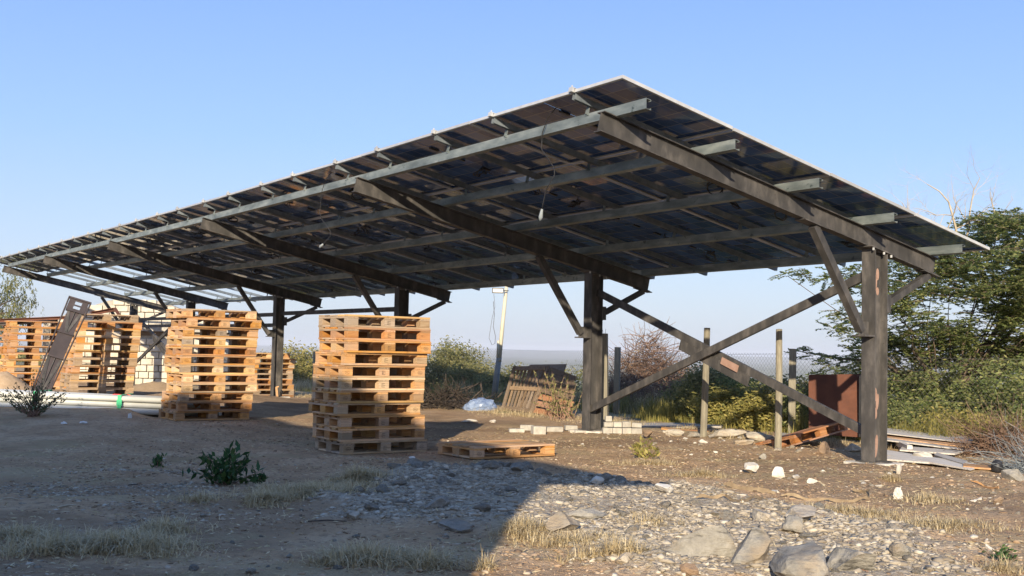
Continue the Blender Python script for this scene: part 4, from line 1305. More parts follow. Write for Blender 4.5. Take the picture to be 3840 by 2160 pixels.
# concrete blocks
def block_thing(lab, loc, size, rz, mat='concrete', z=0.0, group=None):
    mb = bevel_box(-size[0] / 2, -size[1] / 2, 0, size[0] / 2, size[1] / 2, size[2], 0.008)
    o = mb.build('concrete_block', M[mat], None, loc=(loc[0], loc[1], loc[2] + z))
    o.rotation_euler = (rnd.uniform(-.03, .03), rnd.uniform(-.03, .03), rz)
    return tag(o, lab, 'block', group)
b0, b1 = Vector((1.518, 18.24, -0.007)), Vector((2.097, 17.94, 0.016))
names_lo = ['bottom row block next to the second carport leg', 'second bottom row block from the second carport leg', 'third bottom row block from the second carport leg', 'bottom row block at the right end by the orange stone']
names_hi = ['upper row block next to the second carport leg', 'second upper row block from the second carport leg', 'third upper row block from the second carport leg', 'upper row block at the right end by the grey board']
for j in range(4):
    p = b0.lerp(b1, (j + 0.5) / 4)
    block_thing(names_lo[j], p, (rnd.uniform(0.15, 0.185), 0.12, rnd.uniform(0.09, 0.10)), rnd.uniform(-.12, .15), z=0.0)
    block_thing(names_hi[j], p + Vector((rnd.uniform(-.02, .03), 0.04, 0)), (rnd.uniform(0.13, 0.175), 0.12, rnd.uniform(0.07, 0.09)), rnd.uniform(-.2, .2), z=0.102)
block_thing('single small block standing on the left end of the upper row', b0.lerp(b1, 0.13), (0.10, 0.10, 0.09), 0.1, z=0.19)
for lab, px, sz, rz in (('flat pale block at the left end of the broken row', (0.122, 18.0, -0.005), (0.24, 0.14, 0.06), 0.1), ('low block behind the left end of the broken row', (0.294, 18.48, -0.005), (0.22, 0.12, 0.09), 0.0), ('square pale block in the middle of the broken row', (0.461, 17.84, -0.017), (0.20, 0.17, 0.13), 0.25), ('cracked block right of the square pale one', (0.739, 18.3, -0.002), (0.26, 0.14, 0.08), 0.05), ('last block of the broken row beside the second leg', (1.016, 18.64, 0.003), (0.20, 0.13, 0.08), 0.15)):
    block_thing(lab, px, sz, rz)
# footings under the legs
def footing(k, lab, w):
    x, y = C1[0] + Ud[0] * FU[k] - Vd[0] * 0.02, C1[1] + Ud[1] * FU[k] - Vd[1] * 0.02
    r_ = random.Random(k + 70)
    n = 26
    o_, i_ = [], []
    for j in range(n):
        a = 2 * math.pi * j / n
        q = max(abs(math.cos(a)), abs(math.sin(a)))
        rr = w / 2 / q * (1 + r_.uniform(-0.09, 0.05))
        o_.append((rr * math.cos(a), rr * math.sin(a)))
    zt = gz(x, y)
    mb = MB()
    mb.prism([(a, b, -0.1) for a, b in o_], [(a * 0.97, b * 0.97, 0.035 + r_.uniform(-.008, .008)) for a, b in o_])
    ob = mb.build('concrete_footing', M['white_stone'], None, loc=(x, y, zt))
    ob.rotation_euler = (0, 0, math.pi / 2 - AZ)
    tag(ob, lab, 'footing')
footing(0, 'chipped white concrete footing under the nearest carport leg', 0.56)
footing(1, 'chipped white concrete footing under the second carport leg', 0.60)
footing(3, 'white concrete footing under the leg in front of the low dark pallets', 0.60)
for lab, loc in (('upright white chip at the right corner of the near footing', (4.327, 12.56, 0.024)),):
    rock('rock', lab, 'rock', loc, (0.06, 0.05, 0.11), M['white_stone'], 301, sink=0.1)
# sun-bleached offcut leaning on the fourth leg
mb = MB(); a, b = V3((-5.93, 28.9, -0.046)), V3((-5.987, 29.0, 0.221)); mb.bar(a - a, b - a, 0.05, 0.03); mb.bar(b - a, b - a + Vector((0.07, 0, 0.02)), 0.03, 0.03)
tag(mb.build('wood_offcut', M['pine_x'], None, loc=a), 'short bleached wood offcut leaning on the leg before the dark pallets', 'offcut')

# ------------------------------------------------------------------ bundle of long white profiles with green straps
pipeA, pipeB = V3((-9.247, 18.1, 0.208)), V3((-4.782, 18.3, 0.213))
pipeB.z = gz(pipeB.x, pipeB.y)
PD = (pipeB - pipeA); PD.z = 0
PLn = PD.length; PD.normalize()
PN = Vector((-PD.y, PD.x, 0))
rows = [(0.00, 0.0, 6), (0.094, 0.045, 5), (0.188, 0.0, 5)]
knum = 0
POSN = ['front', 'second', 'third', 'fourth', 'fifth', 'sixth', 'rearmost']
for ri, (h, sh, cnt) in enumerate(rows):
    for c in range(cnt):
        mb = MB()
        o = (c * 0.102 + sh)
        n = 14
        x0 = rnd.uniform(-0.02, 0.05)
        L_ = PLn - rnd.uniform(0.0, 0.25) - (0.0 if ri < 2 else 0.35)
        p0 = Vector((0, 0, 0)); 
        outer = [(0.044 * math.cos(2 * math.pi * j / n), 0.044 * math.sin(2 * math.pi * j / n)) for j in range(n)]
        mb.tube([Vector((x0, 0, 0)), Vector((L_ / 2, 0, -0.004)), Vector((L_, 0, 0))], 0.0485, n)
        loc = pipeA + PN * o + Vector((0, 0, h + 0.062))
        ob = mb.build('pipe', M['pipe'], None, True, loc)
        dz = (pipeB.z - pipeA.z)
        ob.rotation_euler = (0, -math.atan2(dz, PLn), math.atan2(PD.y, PD.x))
        lay = ('bottom', 'middle', 'top')[ri]
        tag(ob, f'{POSN[c]} long white pipe in the {lay} layer of the strapped bundle', 'pipe', 'long white pipes in the strapped bundle')
for lab, c in (('green strap round the pipe bundle behind the feathery bush', (-7.601, 18.3, 0.328)), ('green strap round the pipe bundle left of the tall pallet stack', (-6.27, 18.3, 0.357))):
    c = Vector(c)
    s = (c - pipeA).dot(PD)
    p = pipeA + PD * s
    z = pipeA.z + (pipeB.z - pipeA.z) * s / PLn
    mb = MB()
    w2, d1, hh = 0.03, 0.62, 0.31
    mb.box(-w2, -0.053, 0.0, w2, -0.048, hh); mb.box(-w2, -0.048, hh - 0.004, w2, d1, hh); mb.box(-w2, d1, 0, w2, d1 + 0.005, hh)
    mb.box(-w2 * 1.4, -0.062, hh * 0.45, w2 * 1.4, -0.0535, hh * 0.75)
    ob = mb.build('strap', M['green_strap'], None, loc=(p.x, p.y, z))
    ob.rotation_euler = (0, 0, math.atan2(PD.y, PD.x))
    tag(ob, lab, 'strap')
mb = MB(); q0 = V3((-6.541, 18.5, 0.407)); mb.tube([V3(p) - q0 for p in [(-6.542, 18.5, 0.412), (-6.456, 18.5, 0.44), (-6.325, 18.45, 0.436), (-6.238, 18.5, 0.44), (-6.149, 18.5, 0.407)]], 0.007, 4)
tag(mb.build('string', M['red_string'], None, loc=q0), 'thin red string lying on top of the pipe bundle', 'string')

# ------------------------------------------------------------------ leaning lattice frame in front of the stacks
fb, ft = V3((-8.161, 19.6, 0.305)), V3((-7.892, 20.6, 2.038))
fd = (ft - fb); fl_ = fd.length; fd.normalize()
fx = Vector((0.93, 0.36, 0)); fx = (fx - fd * fx.dot(fd)).normalized()
fn = fx.cross(fd).normalized()
fn = -fn if fn.y > 0 else fn
frame = thing('lattice_frame', 'grey steel frame with cross plates leaning in front of the pallet stacks', 'steel frame', fb)
def fp(x, y, n=0.0):
    return fx * x + fd * y + fn * n
wb, wt = 0.14, 0.195
for sx in (-1, 1):
    mb = MB(); mb.bar(fp(sx * wb, 0), fp(sx * wt, fl_), 0.02, 0.06, fn); mb.build('side_rail', M['violet_steel'], frame)
for y, hw in ((0.0, wb), (0.40 * fl_, 0.148), (0.645 * fl_, 0.16), (0.875 * fl_, 0.175), (1.0 * fl_, 0.215)):
    mb = MB(); mb.bar(fp(-hw + 0.01, y), fp(hw - 0.01, y), 0.03, 0.05, fn); mb.build('cross_bar', M['violet_steel'], frame)
for y0, y1, hole in ((0.0, 0.40, 0), (0.40, 0.645, 0), (0.645, 0.875, 0), (0.875, 1.0, 1)):
    ya, yb = y0 * fl_ + 0.016, y1 * fl_ - 0.016
    if hole:
        for a, b in ((-0.17, -0.06), (0.06, 0.17)):
            mb = MB(); mb.bar(fp((a + b) / 2, ya), fp((a + b) / 2, yb), b - a, 0.008, fn); mb.build('face_plate', M['violet_steel'], frame)
        for f in (0.1, 0.5, 0.93):
            y = ya + (yb - ya) * f
            mb = MB(); mb.bar(fp(-0.06, y), fp(0.06, y), 0.03, 0.008, fn); mb.build('face_plate', M['violet_steel'], frame)
    elif y0 == 0.40:
        mb = MB(); mb.bar(fp(0, ya), fp(0, yb), 0.27, 0.008, fn); mb.build('face_plate', M['violet_steel'], frame)
    else:
        mb = MB(); mb.bar(fp(0, ya, -0.012), fp(0, yb, -0.012), 0.26, 0.008, fn); mb.build('face_plate', M['violet_steel'], frame)
        mb = MB(); mb.bar(fp(-0.11, yb), fp(0.0, ya), 0.05, 0.006, fn); mb.bar(fp(0.11, yb), fp(0.0, ya), 0.05, 0.006, fn)
        mb.bar(fp(0.0, ya), fp(0.0, yb), 0.012, 0.03, fn)
        mb.build('diagonal_rib', M['steel'], frame)
# rusty profiles lying over the far stacks
for lab, pts in (('long rusty steel angle lying over the leftmost pallet stacks', [(-12.153, 26.0, 1.73), (-10.24, 26.0, 1.857)]), ('second rusty steel angle lying below the long one', [(-12.056, 25.8, 1.653), (-10.544, 26.2, 1.77)]), ('short rusty angle sticking up behind the lattice frame', [(-8.957, 24.0, 1.904), (-8.274, 23.5, 1.997)]), ('peaked end of a rusty angle above the third stack', [(-8.274, 23.5, 1.997), (-8.075, 23.2, 1.853)])):
    a, b = V3(pts[0]), V3(pts[1])
    mb = MB(); mb.bar(a - a, b - a, 0.07, 0.012); mb.bar(Vector((0, 0.03, -0.036)), b - a + Vector((0, 0.03, -0.036)), 0.012, 0.06)
    tag(mb.build('steel_angle', M['rust'] if 'second' not in lab else M['violet_steel'], None, loc=a), lab, 'steel bar')
# sand heap
def heap(name, lab, cat, loc, r0, h, mat, seed):
    n, m_ = 28, 10
    vs, fs = [], []
    for i in range(m_ + 1):
        rr = r0 * i / m_
        for j in range(n):
            a = 2 * math.pi * j / n
            x, y = rr * math.cos(a), rr * math.sin(a)
            z = h * math.exp(-(rr / r0) ** 2 * 3.2) - h * math.exp(-3.2) - 0.02
            z += (mnoise.noise(Vector((x * 5, y * 5, seed))) * 0.05) * (1 - i / m_)
            vs.append((x, y, z))
    for i in range(m_):
        for j in range(n):
            fs.append((i * n + j, i * n + (j + 1) % n, (i + 1) * n + (j + 1) % n, (i + 1) * n + j))
    mb = MB(); mb.add(vs, fs)
    o = mb.build(name, mat, None, True, loc)
    return tag(o, lab, cat)
heap('sand_heap', 'small heap of brown sand behind the pipes at the left edge', 'sand heap', (-10.103, 22.5, 0.206), 1.0, 0.48, M['sand'], 3)
heap('soil_heap', 'low heap of dug earth behind the pipe bundle by the stone wall', 'soil heap', (-9.34, 30.0, -0.011), 1.6, 0.30, M['sand'], 6)

# ------------------------------------------------------------------ stone house at the left back
hb = thing('stone_house', 'unfinished pale stone block house behind the far end of the carport', 'house', (-14.2, 43.0, -0.3))
HB = Vector((-14.2, 43.0, -0.3))
brick_me = [bevel_box(0, 0, 0, w, 0.10, 0.225, 0.018).mesh('brick', M['brick']) for w in (0.40, 0.46, 0.34)]
def gable_top(x):       # height of the gable above the ground for world x
    return 3.27 - max(0.0, (abs(x + 14.5) - 0.9)) * 0.36
core = MB()
pts = [(-18.0, 0)] + [(-18.0 + i * 0.35, gable_top(-18.0 + i * 0.35) - 0.05) for i in range(0, 24)] + [(-9.95, 0)]
core.prism([(x - HB.x, 0.4, z) for x, z in pts], [(x - HB.x, 0.75, z) for x, z in pts])
core.build('wall', M['mortar'], hb)
nb = 0
for rw in range(14):
    z = rw * 0.25
    x = -17.6 + (0.22 if rw % 2 else 0)
    while x < -10.2 and nb < 290:
        i = rnd.randrange(3)
        w = (0.40, 0.46, 0.34)[i]
        if z + 0.2 < min(gable_top(x), gable_top(x + w)) and z > (0.9 if x > -12.0 else -1):
            b = obj('brick', brick_me[i], hb, (x - HB.x, 0.30 + rnd.uniform(-0.012, 0.012), z + 0.01), (0, rnd.uniform(-.01, .01), 0))
            nb += 1
        x += w + 0.035
mb = MB(); mb.box(-0.5, -0.75, 2.02, 3.6, 0.28, 2.22); mb.build('lintel', M['concrete'], hb)
mb = MB(); mb.box(-0.5, -0.55, 1.86, 3.6, 0.26, 2.018); mb.build('gap_shade_strip', M['dark_wood'], hb)  # dark strip added to imitate the shadowy gap under the lintel
front = MB(); front.box(-0.4, -0.5, -0.1, 3.5, -0.2, 1.855); front.build('wall', M['mortar'], hb)
for rw in range(7):
    z = rw * 0.25
    x = -14.55 + (0.2 if rw % 2 else 0)
    while x < -10.8:
        i = rnd.randrange(3); w = (0.40, 0.46, 0.34)[i]
        obj('brick', brick_me[i], hb, (x - HB.x, -0.60 + rnd.uniform(-0.012, 0.012), z + 0.01))
        x += w + 0.035

# ------------------------------------------------------------------ plants
def quads_leaves(centers, dirs, ups, L_, W_):
    """leaf quads: centre, long direction, width direction"""
    c = np.asarray(centers); d = np.asarray(dirs); u = np.asarray(ups)
    L_ = np.asarray(L_)[:, None] / 2; W_ = np.asarray(W_)[:, None] / 2
    # diamond-ish leaves
    v = np.stack([c - d * L_, c + u * W_ - d * L_ * 0.1, c + d * L_, c - u * W_ - d * L_ * 0.1], 1).reshape(-1, 3)
    q = np.arange(len(c) * 4).reshape(-1, 4)
    return v, q
def rand_unit(n, r_, zscale=1.0):
    v = r_.normal(size=(n, 3)); v[:, 2] *= zscale
    return v / np.linalg.norm(v, axis=1)[:, None]

def leaf_cloud(name, mat, blobs, per, leaf, r_, zdir=0.5, hollow=0.35):
    """blobs: (x,y,z,rx,ry,rz); leaves grouped in little tufts so that gaps show"""
    Cs, Ds, Us = [], [], []
    for (x, y, z, rx, ry, rz) in blobs:
        nt_ = max(4, int(per / 9))
        u = rand_unit(nt_, r_)
        rad = (hollow + (1 - hollow) * r_.random(nt_) ** 0.5)[:, None]
        tc = u * rad * np.array([rx, ry, rz]) + np.array([x, y, z])
        tc = np.repeat(tc, 9, 0)
        k = len(tc)
        tc = tc + r_.normal(size=(k, 3)) * leaf * 1.3
        Cs.append(tc); Ds.append(rand_unit(k, r_, zdir)); Us.append(rand_unit(k, r_, 0.4))
    C_, D_, U_ = map(np.concatenate, (Cs, Ds, Us))
    U_ = np.cross(D_, U_); U_ /= np.linalg.norm(U_, axis=1)[:, None] + 1e-9
    n = len(C_)
    v, q = quads_leaves(C_, D_, U_, leaf * r_.uniform(0.7, 1.5, n), leaf * 0.42 * r_.uniform(0.7, 1.3, n))
    return np_mesh(name, v, q, mat)

def bush(label, cat, loc, w, h, seed, mat='olive', leaf=0.06, nb=16, per=300, name='bush', stems=7, group=None, twig='twig', dpt=None):
    r_ = np.random.default_rng(seed); q_ = random.Random(seed)
    t = thing(name, label, cat, loc, 0, group)
    dpt = dpt or w * 0.8
    blobs = []
    for i in range(nb):
        a = q_.uniform(0, 6.28); rr = q_.random() ** 0.6
        bx, by = w / 2 * rr * math.cos(a) * 0.85, dpt / 2 * rr * math.sin(a) * 0.85
        bz = h * (q_.uniform(0.15, 0.95) * (1 - 0.45 * rr * rr))
        s = q_.uniform(0.16, 0.3) * min(w, h * 1.4)
        blobs.append((bx, by, bz, s * 1.25, s * 1.1, s * 0.75))
    me = leaf_cloud('foliage', M[mat], blobs, per, leaf, r_)
    obj('foliage', me, t)
    mb = MB()
    for i in range(stems):
        b = blobs[q_.randrange(len(blobs))]
        p0 = Vector((q_.uniform(-.08, .08) * w, q_.uniform(-.08, .08) * w, -0.05))
        p2 = Vector(b[:3]) * 1.05
        p1 = p0.lerp(p2, 0.5) + Vector((q_.uniform(-.1, .1), q_.uniform(-.1, .1), 0.05 * h)) * w * 0.4
        mb.tube([p0, p1, p2, p2 + Vector((q_.uniform(-.1, .1), q_.uniform(-.1, .1), 0.12)) * h], [0.014 * h, 0.009 * h, 0.005 * h, 0.002], 4)
    mb.build('stem', M[twig], t)
    return t

# the spreading thorn tree behind the fence on the right
def thorn_tree():
    base = Vector((7.55, 19.9, gz(7.55, 19.9)))
    t = thing('thorn_tree', 'wide flat topped green thorn tree with bare twigs on top behind the fence', 'tree', base)
    q_ = random.Random(5); r_ = np.random.default_rng(5)
    discs = []
    def inpoly(x, y, P):
        c = False
        n = len(P)
        for i in range(n):
            a, b = P[i], P[(i + 1) % n]
            if (a[1] > y) != (b[1] > y) and x < (b[0] - a[0]) * (y - a[1]) / (b[1] - a[1]) + a[0]:
                c = not c
        return c
    # outline of the crown as width (x) against height (z), metres
    crown = [(6.35, 2.75), (6.9, 3.15), (7.5, 3.62), (8.3, 3.75), (9.6, 4.0), (11.2, 3.7), (12.0, 2.6), (11.8, 0.9), (11.0, 0.25), (6.6, 0.25), (6.25, 1.3)]
    tries = 0
    while len(discs) < 520 and tries < 30000:
        tries += 1
        x, z = q_.uniform(6.2, 12), q_.uniform(0.2, 4.0)
        if not inpoly(x, z, crown):
            continue
        y = 19.75 + q_.gauss(0, 1.05)
        if abs(x - 7.6) < 0.55 and abs(z - 2.05) < 0.28 and q_.random() < 0.85:
            continue            # a window of sky in the crown
        if any((x - a[0]) ** 2 + ((y - a[1]) * 0.8) ** 2 + ((z - a[2]) * 2.0) ** 2 < 0.038 for a in discs):
            continue
        discs.append((x, y, z, q_.uniform(0.30, 0.55)))
    arms = ARMS = [(4.75, 19.4, 2.72, 0.26), (5.1, 19.3, 2.68, 0.34), (5.5, 19.3, 2.66, 0.40), (5.9, 19.4, 2.76, 0.42), (6.2, 19.5, 2.60, 0.42), (5.75, 19.3, 2.50, 0.30), (6.3, 19.6, 2.95, 0.35),
        (5.55, 19.2, 2.02, 0.30), (5.9, 19.4, 1.98, 0.38), (6.2, 19.4, 2.08, 0.36), (5.45, 19.2, 1.78, 0.26), (5.85, 19.4, 1.70, 0.34), (6.2, 19.6, 1.74, 0.4), (5.75, 19.3, 2.25, 0.24), (6.25, 19.5, 2.35, 0.36),
        (4.95, 19.3, 1.42, 0.26), (5.25, 19.3, 1.30, 0.36), (5.6, 19.4, 1.20, 0.40), (6.0, 19.5, 1.12, 0.45), (6.3, 19.6, 1.28, 0.42), (5.95, 19.5, 1.42, 0.36), (5.5, 19.5, 0.96, 0.4), (6.2, 19.6, 0.86, 0.45)]
    discs += arms
    Cs, Ds, Us, Ls = [], [], [], []
    twigs = MB()
    for i, (x, y, z, rd) in enumerate(discs):
        nt_ = int(22 * (rd / 0.4) ** 1.3)
        tilt = r_.normal(0, 0.16, 2)
        for k in range(nt_):
            a = q_.uniform(0, 6.28)
            ln = rd * q_.uniform(0.45, 1.15)
            d = np.array([math.cos(a), math.sin(a), tilt[0] * math.cos(a) + tilt[1] * math.sin(a) + q_.gauss(0.05, 0.16)])
            d /= np.linalg.norm(d)
            org = np.array([x, y, z]) + np.array([q_.gauss(0, .1), q_.gauss(0, .1), q_.gauss(0, .07)]) * rd * 2
            m_ = int(ln / 0.012)
            s = np.linspace(0.12, 1, m_)[:, None]
            P_ = org + d * ln * s + np.array([0, 0, -0.10]) * ln * s ** 2
            sd = np.cross(d, [0, 0, 1]); sd /= np.linalg.norm(sd)
            side = np.where(np.arange(m_) % 2, 1, -1)[:, None]
            lv = sd * side + d * 0.55 + r_.normal(0, 0.28, (m_, 3))
            lv /= np.linalg.norm(lv, axis=1)[:, None]
            up = np.cross(lv, np.cross(lv, np.array([0, 0, 1.0]) + r_.normal(0, 0.5, (m_, 3))))
            wv = np.cross(lv, up); wv /= np.linalg.norm(wv, axis=1)[:, None] + 1e-9
            Cs.append(P_ + lv * 0.022); Ds.append(lv); Us.append(wv); Ls.append(r_.uniform(0.04, 0.07, m_))
            if k % 4 == 0:
                e = org + d * ln
                twigs.tube([org, (org + e) / 2 + np.array([0, 0, 0.01]), e], [0.006, 0.004, 0.002], 3, False)
    C_, D_, U_, LL = map(np.concatenate, (Cs, Ds, Us, Ls))
    C_ = C_ - np.array(base)
    v, q = quads_leaves(C_, D_, U_, LL, LL * r_.uniform(0.38, 0.6, len(LL)))
    crown_o = obj('crown', np_mesh('crown', v, q, M['acacia']), t)
    tw = twigs.build('twigs', M['bark'], crown_o); tw.location = -base
    # trunk and limbs
    lb_ = MB()
    B0 = base
    fork = [B0 + Vector((0.0, 0, 0.5)), B0 + Vector((0.25, 0.1, 0.75))]
    lb_.tube([B0 + Vector((0, 0, -0.2)), fork[0]], [0.15, 0.12], 9)
    lb_.tube([B0 + Vector((0.15, 0.2, -0.2)), fork[1]], [0.12, 0.10], 9)
    targets = [discs[j] for j in range(0, len(discs) - len(arms), 9) if discs[j][2] > 1.2] + arms[::3]
    for j, dsk in enumerate(targets):
        f0 = fork[j % 2]
        e = Vector(dsk[:3]) - Vector((0, 0, 0.04))
        mid = f0.lerp(e, 0.45) + Vector((q_.uniform(-.12, .12), q_.uniform(-.12, .12), 0.22 * (e - f0).length * 0.5))
        m2 = f0.lerp(e, 0.75) + Vector((q_.uniform(-.1, .1), q_.uniform(-.1, .1), 0.12))
        r0 = 0.018 if j % 7 else 0.06
        lb_.tube([f0, mid, m2, e], [r0, r0 * 0.6, r0 * 0.35, 0.006], 6, False)
    tr = lb_.build('trunk', M['bark'], t, True); tr.location = -base
    # bare grey twigs standing above the crown
    bt = MB()
    def grow(p, d, ln, r0, depth):
        pts = [p]; rs = [r0]
        for i in range(5):
            d = (d + Vector((q_.gauss(0, .22), q_.gauss(0, .22), q_.gauss(0.0, .16)))).normalized()
            p = p + d * ln / 5
            pts.append(p); rs.append(r0 * (1 - 0.14 * (i + 1)))
            if depth > 0 and q_.random() < 0.75:
                d2 = (d + Vector((q_.gauss(0, .7), q_.gauss(0, .7), q_.gauss(0, .45)))).normalized()
                grow(p, d2, ln * q_.uniform(0.45, 0.75), rs[-1] * 0.6, depth - 1)
        bt.tube(pts, rs, 4, False)
    for o_, d_, ln, r0 in (((7.72, 19.5, 3.35), (-0.12, 0, 1), 1.2, 0.026), ((7.0, 19.4, 3.1), (-0.35, 0, 1), 1.05, 0.022), ((7.9, 19.6, 3.4), (0.35, 0, 0.9), 1.1, 0.021), ((8.4, 19.5, 3.4), (0.15, 0, 1.0), 0.85, 0.017), ((7.4, 19.3, 3.2), (0.15, 0, 1.0), 0.9, 0.016)):
        grow(Vector(o_), Vector(d_).normalized(), ln, r0, 3)
    b_ = bt.build('bare_branch', M['pale_twig'], t); b_.location = -base
thorn_tree()

# far drooping tree at the left edge
def drooping_tree(base, h, w, label, seed, name='tree'):
    base = Vector(base)
    t = thing(name, label, 'tree', base)
    q_ = random.Random(seed); r_ = np.random.default_rng(seed)
    mb = MB(); mb.tube([(0, 0, -0.3), (0.1, 0, h * 0.4), (-0.1, 0, h * 0.8)], [0.2, 0.14, 0.05], 8)
    Cs, Ds, Us = [], [], []
    for i in range(80):
        a, rr = q_.uniform(0, 6.28), q_.random() ** 0.5
        x, y = w / 2 * rr * math.cos(a), w / 2 * rr * math.sin(a)
        z = h * (0.38 + 0.6 * q_.random() * (1 - rr * rr * 0.5))
        if i % 5 == 0:
            mb.tube([(0, 0, h * 0.4), (x * 0.5, y * 0.5, (h * 0.4 + z) / 2 + 0.2), (x, y, z)], [0.05, 0.03, 0.01], 5, False)
        for k in range(9):
            ox, oy, oz = x + q_.gauss(0, .25), y + q_.gauss(0, .25), z + q_.gauss(0, .2)
            m_ = 12
            s = np.linspace(0, 1, m_)[:, None]
            P_ = np.array([ox, oy, oz]) + s * np.array([q_.gauss(0, .15), q_.gauss(0, .15), -0.5]) + r_.normal(0, 0.03, (m_, 3))
            Cs.append(P_)
            d = r_.normal(0, 0.45, (m_, 3)); d[:, 2] -= 0.8
            Ds.append(d / np.linalg.norm(d, axis=1)[:, None])
            Us.append(rand_unit(m_, r_))
    C_, D_, U_ = map(np.concatenate, (Cs, Ds, Us))
    U_ = np.cross(D_, U_); U_ /= np.linalg.norm(U_, axis=1)[:, None]
    n = len(C_)
    v, q = quads_leaves(C_, D_, U_, r_.uniform(0.10, 0.2, n), r_.uniform(0.025, 0.045, n))
    obj('crown', np_mesh('crown', v, q, M['far_leaf']), t)
    mb.build('trunk', M['bark'], t, True)
drooping_tree((-19.6, 41.5, -0.2), 4.9, 3.6, 'tree with drooping pale leaves at the left picture edge', 12)

# bushes behind and around the fence
BUSHES = [
    ('olive bush rising over the fence just right of the tall pallet stack', (-1.748, 33.675, -0.377), 2.1, 1.95, 'olive', 0.06, 30),
    ('thin bush under the wire between the stack and the leaning pole', (-0.923, 32.462, -0.224), 1.6, 1.15, 'olive', 0.06, 14),
    ('low brown green bush behind the leaning pole', (-0.081, 31.581, -0.091), 1.8, 1.05, 'olive', 0.06, 16),
    ('yellowish bush between the low pallets and the tall stack', (-7.927, 43.64, -0.686), 2.6, 2.0, 'yellow_leaf', 0.08, 24),
    ('green bush seen behind the pallets at the middle leg', (-10.422, 49.083, -0.85), 2.6, 1.6, 'olive', 0.08, 18),
    ('rounded green bush right of the brush pile', (3.931, 22.845, -0.104), 1.5, 0.85, 'olive', 0.055, 32),
    ('dense green bush behind the middle fence post', (4.014, 21.834, -0.037), 1.5, 0.95, 'olive', 0.055, 32),
    ('dense green bush between the two timber posts', (4.39, 20.927, -0.019), 1.5, 0.86, 'acacia', 0.055, 30),
    ('green bush left of the rusty sheet behind the post', (4.814, 20.126, -0.003), 1.2, 0.8, 'olive', 0.055, 28),
    ('dark bush directly behind the rusty sheet', (5.272, 19.454, 0.054), 1.3, 0.78, 'acacia', 0.055, 24),
    ('low yellow green shrub in front of the middle bushes', (4.052, 20.712, -0.011), 1.2, 0.62, 'yellow_leaf', 0.05, 18),
    ('low yellow green shrub left of the right timber post', (4.463, 19.932, 0.027), 1.1, 0.62, 'yellow_leaf', 0.05, 18),
    ('low green shrub at the fence behind the plywood pile', (6.521, 18.33, 0.202), 1.4, 0.5, 'acacia', 0.05, 16),
    ('yellowish low shrub behind the right end of the plywood', (6.973, 17.31, 0.159), 1.3, 0.45, 'yellow_leaf', 0.045, 14),
    ('green shrub at the right end of the plywood pile', (6.972, 16.0, 0.031), 0.8, 0.34, 'yellow_leaf', 0.038, 12),
    ('green shrub half hidden behind the toppled crate', (1.204, 28.449, -0.126), 2.0, 1.0, 'olive', 0.055, 16),
    ('leafy bush behind the brush pile and the dark post', (2.575, 28.747, -0.314), 1.6, 0.9, 'olive', 0.055, 18),
    ('tall olive bush behind the fence near the right picture edge', (7.173, 19.149, 0.161), 2.0, 1.1, 'acacia', 0.055, 26),
    ('second tall olive bush farther right behind the fence', (7.888, 18.099, 0.162), 2.0, 1.2, 'acacia', 0.055, 26),
]
for i, (lab, loc, w, h, mat, lf, nb_) in enumerate(BUSHES):
    z0 = min(gz(loc[0], loc[1]), loc[2])
    bush(lab, 'bush', (loc[0], loc[1], gz(loc[0], loc[1])), w, h + (loc[2] - gz(loc[0], loc[1])) * 0.5, 400 + i, mat, lf * 1.35, nb_, 420, stems=7)

# big tangle of dead brown brush
def brush_pile(label, loc, w, d, h, n, seed, mat, leaf=True, name='brush_pile', rr=0.006, up=0.25):
    q_ = random.Random(seed); r_ = np.random.default_rng(seed)
    t = thing(name, label, 'brush pile', loc)
    V2, Q2 = [], []
    for i in range(n):
        a = q_.uniform(0, 6.28); rad = q_.random() ** 0.5
        x, y = w / 2 * rad * math.cos(a), d / 2 * rad * math.sin(a)
        hz = h * max(0.08, 1 - (rad ** 1.7)) * q_.random() ** 0.7
        p = np.array([x, y, hz])
        ang = q_.uniform(0, 6.28)
        dr = np.array([math.cos(ang), math.sin(ang) * 0.7, q_.gauss(up, 0.45)])
        dr /= np.linalg.norm(dr)
        ln = q_.uniform(0.25, 0.8)
        curl = r_.normal(0, 0.42, 3)
        pts = [p]
        for s in range(5):
            dr = dr + curl * 0.3 + r_.normal(0, 0.12, 3)
            dr /= np.linalg.norm(dr)
            pts.append(pts[-1] + dr * ln / 5)
        r0 = rr * q_.uniform(0.5, 1.3)
        o = len(V2)
        for k, pt_ in enumerate(pts):
            rk = r0 * (1 - 0.12 * k)
            for c in ((0, 0, 1), (0.87, 0, -0.5), (-0.87, 0, -0.5)):
                cc = np.array(c)
                if abs(dr[1]) < 0.5:
                    cc = np.array([c[0], c[0] * 0.3, c[2]])
                V2.append(pt_ + cc * rk)
        for k in range(5):
            for c in range(3):
                Q2.append((o + k * 3 + c, o + k * 3 + (c + 1) % 3, o + (k + 1) * 3 + (c + 1) % 3, o + (k + 1) * 3 + c))
    obj('twigs', np_mesh('twigs', np.array(V2), np.array(Q2), mat), t)
    if leaf:
        blobs = [(q_.gauss(0, w * .2), q_.gauss(0, d * .2), h * q_.uniform(.1, .8), .2, .2, .15) for _ in range(14)]
        obj('dead_leaves', leaf_cloud('dead_leaves', M['straw'], blobs, 30, 0.04, r_), t)
    return t
bl_ = (3.224, 26.548, -0.36)
brush_pile('big round tangle of dead brown brush behind the dark posts', (bl_[0], bl_[1], gz(bl_[0], bl_[1])), 2.3, 1.7, 2.15, 3800, 3, M['dry_brush'], rr=0.0085)
bl_ = (3.827, 24.597, -0.22)
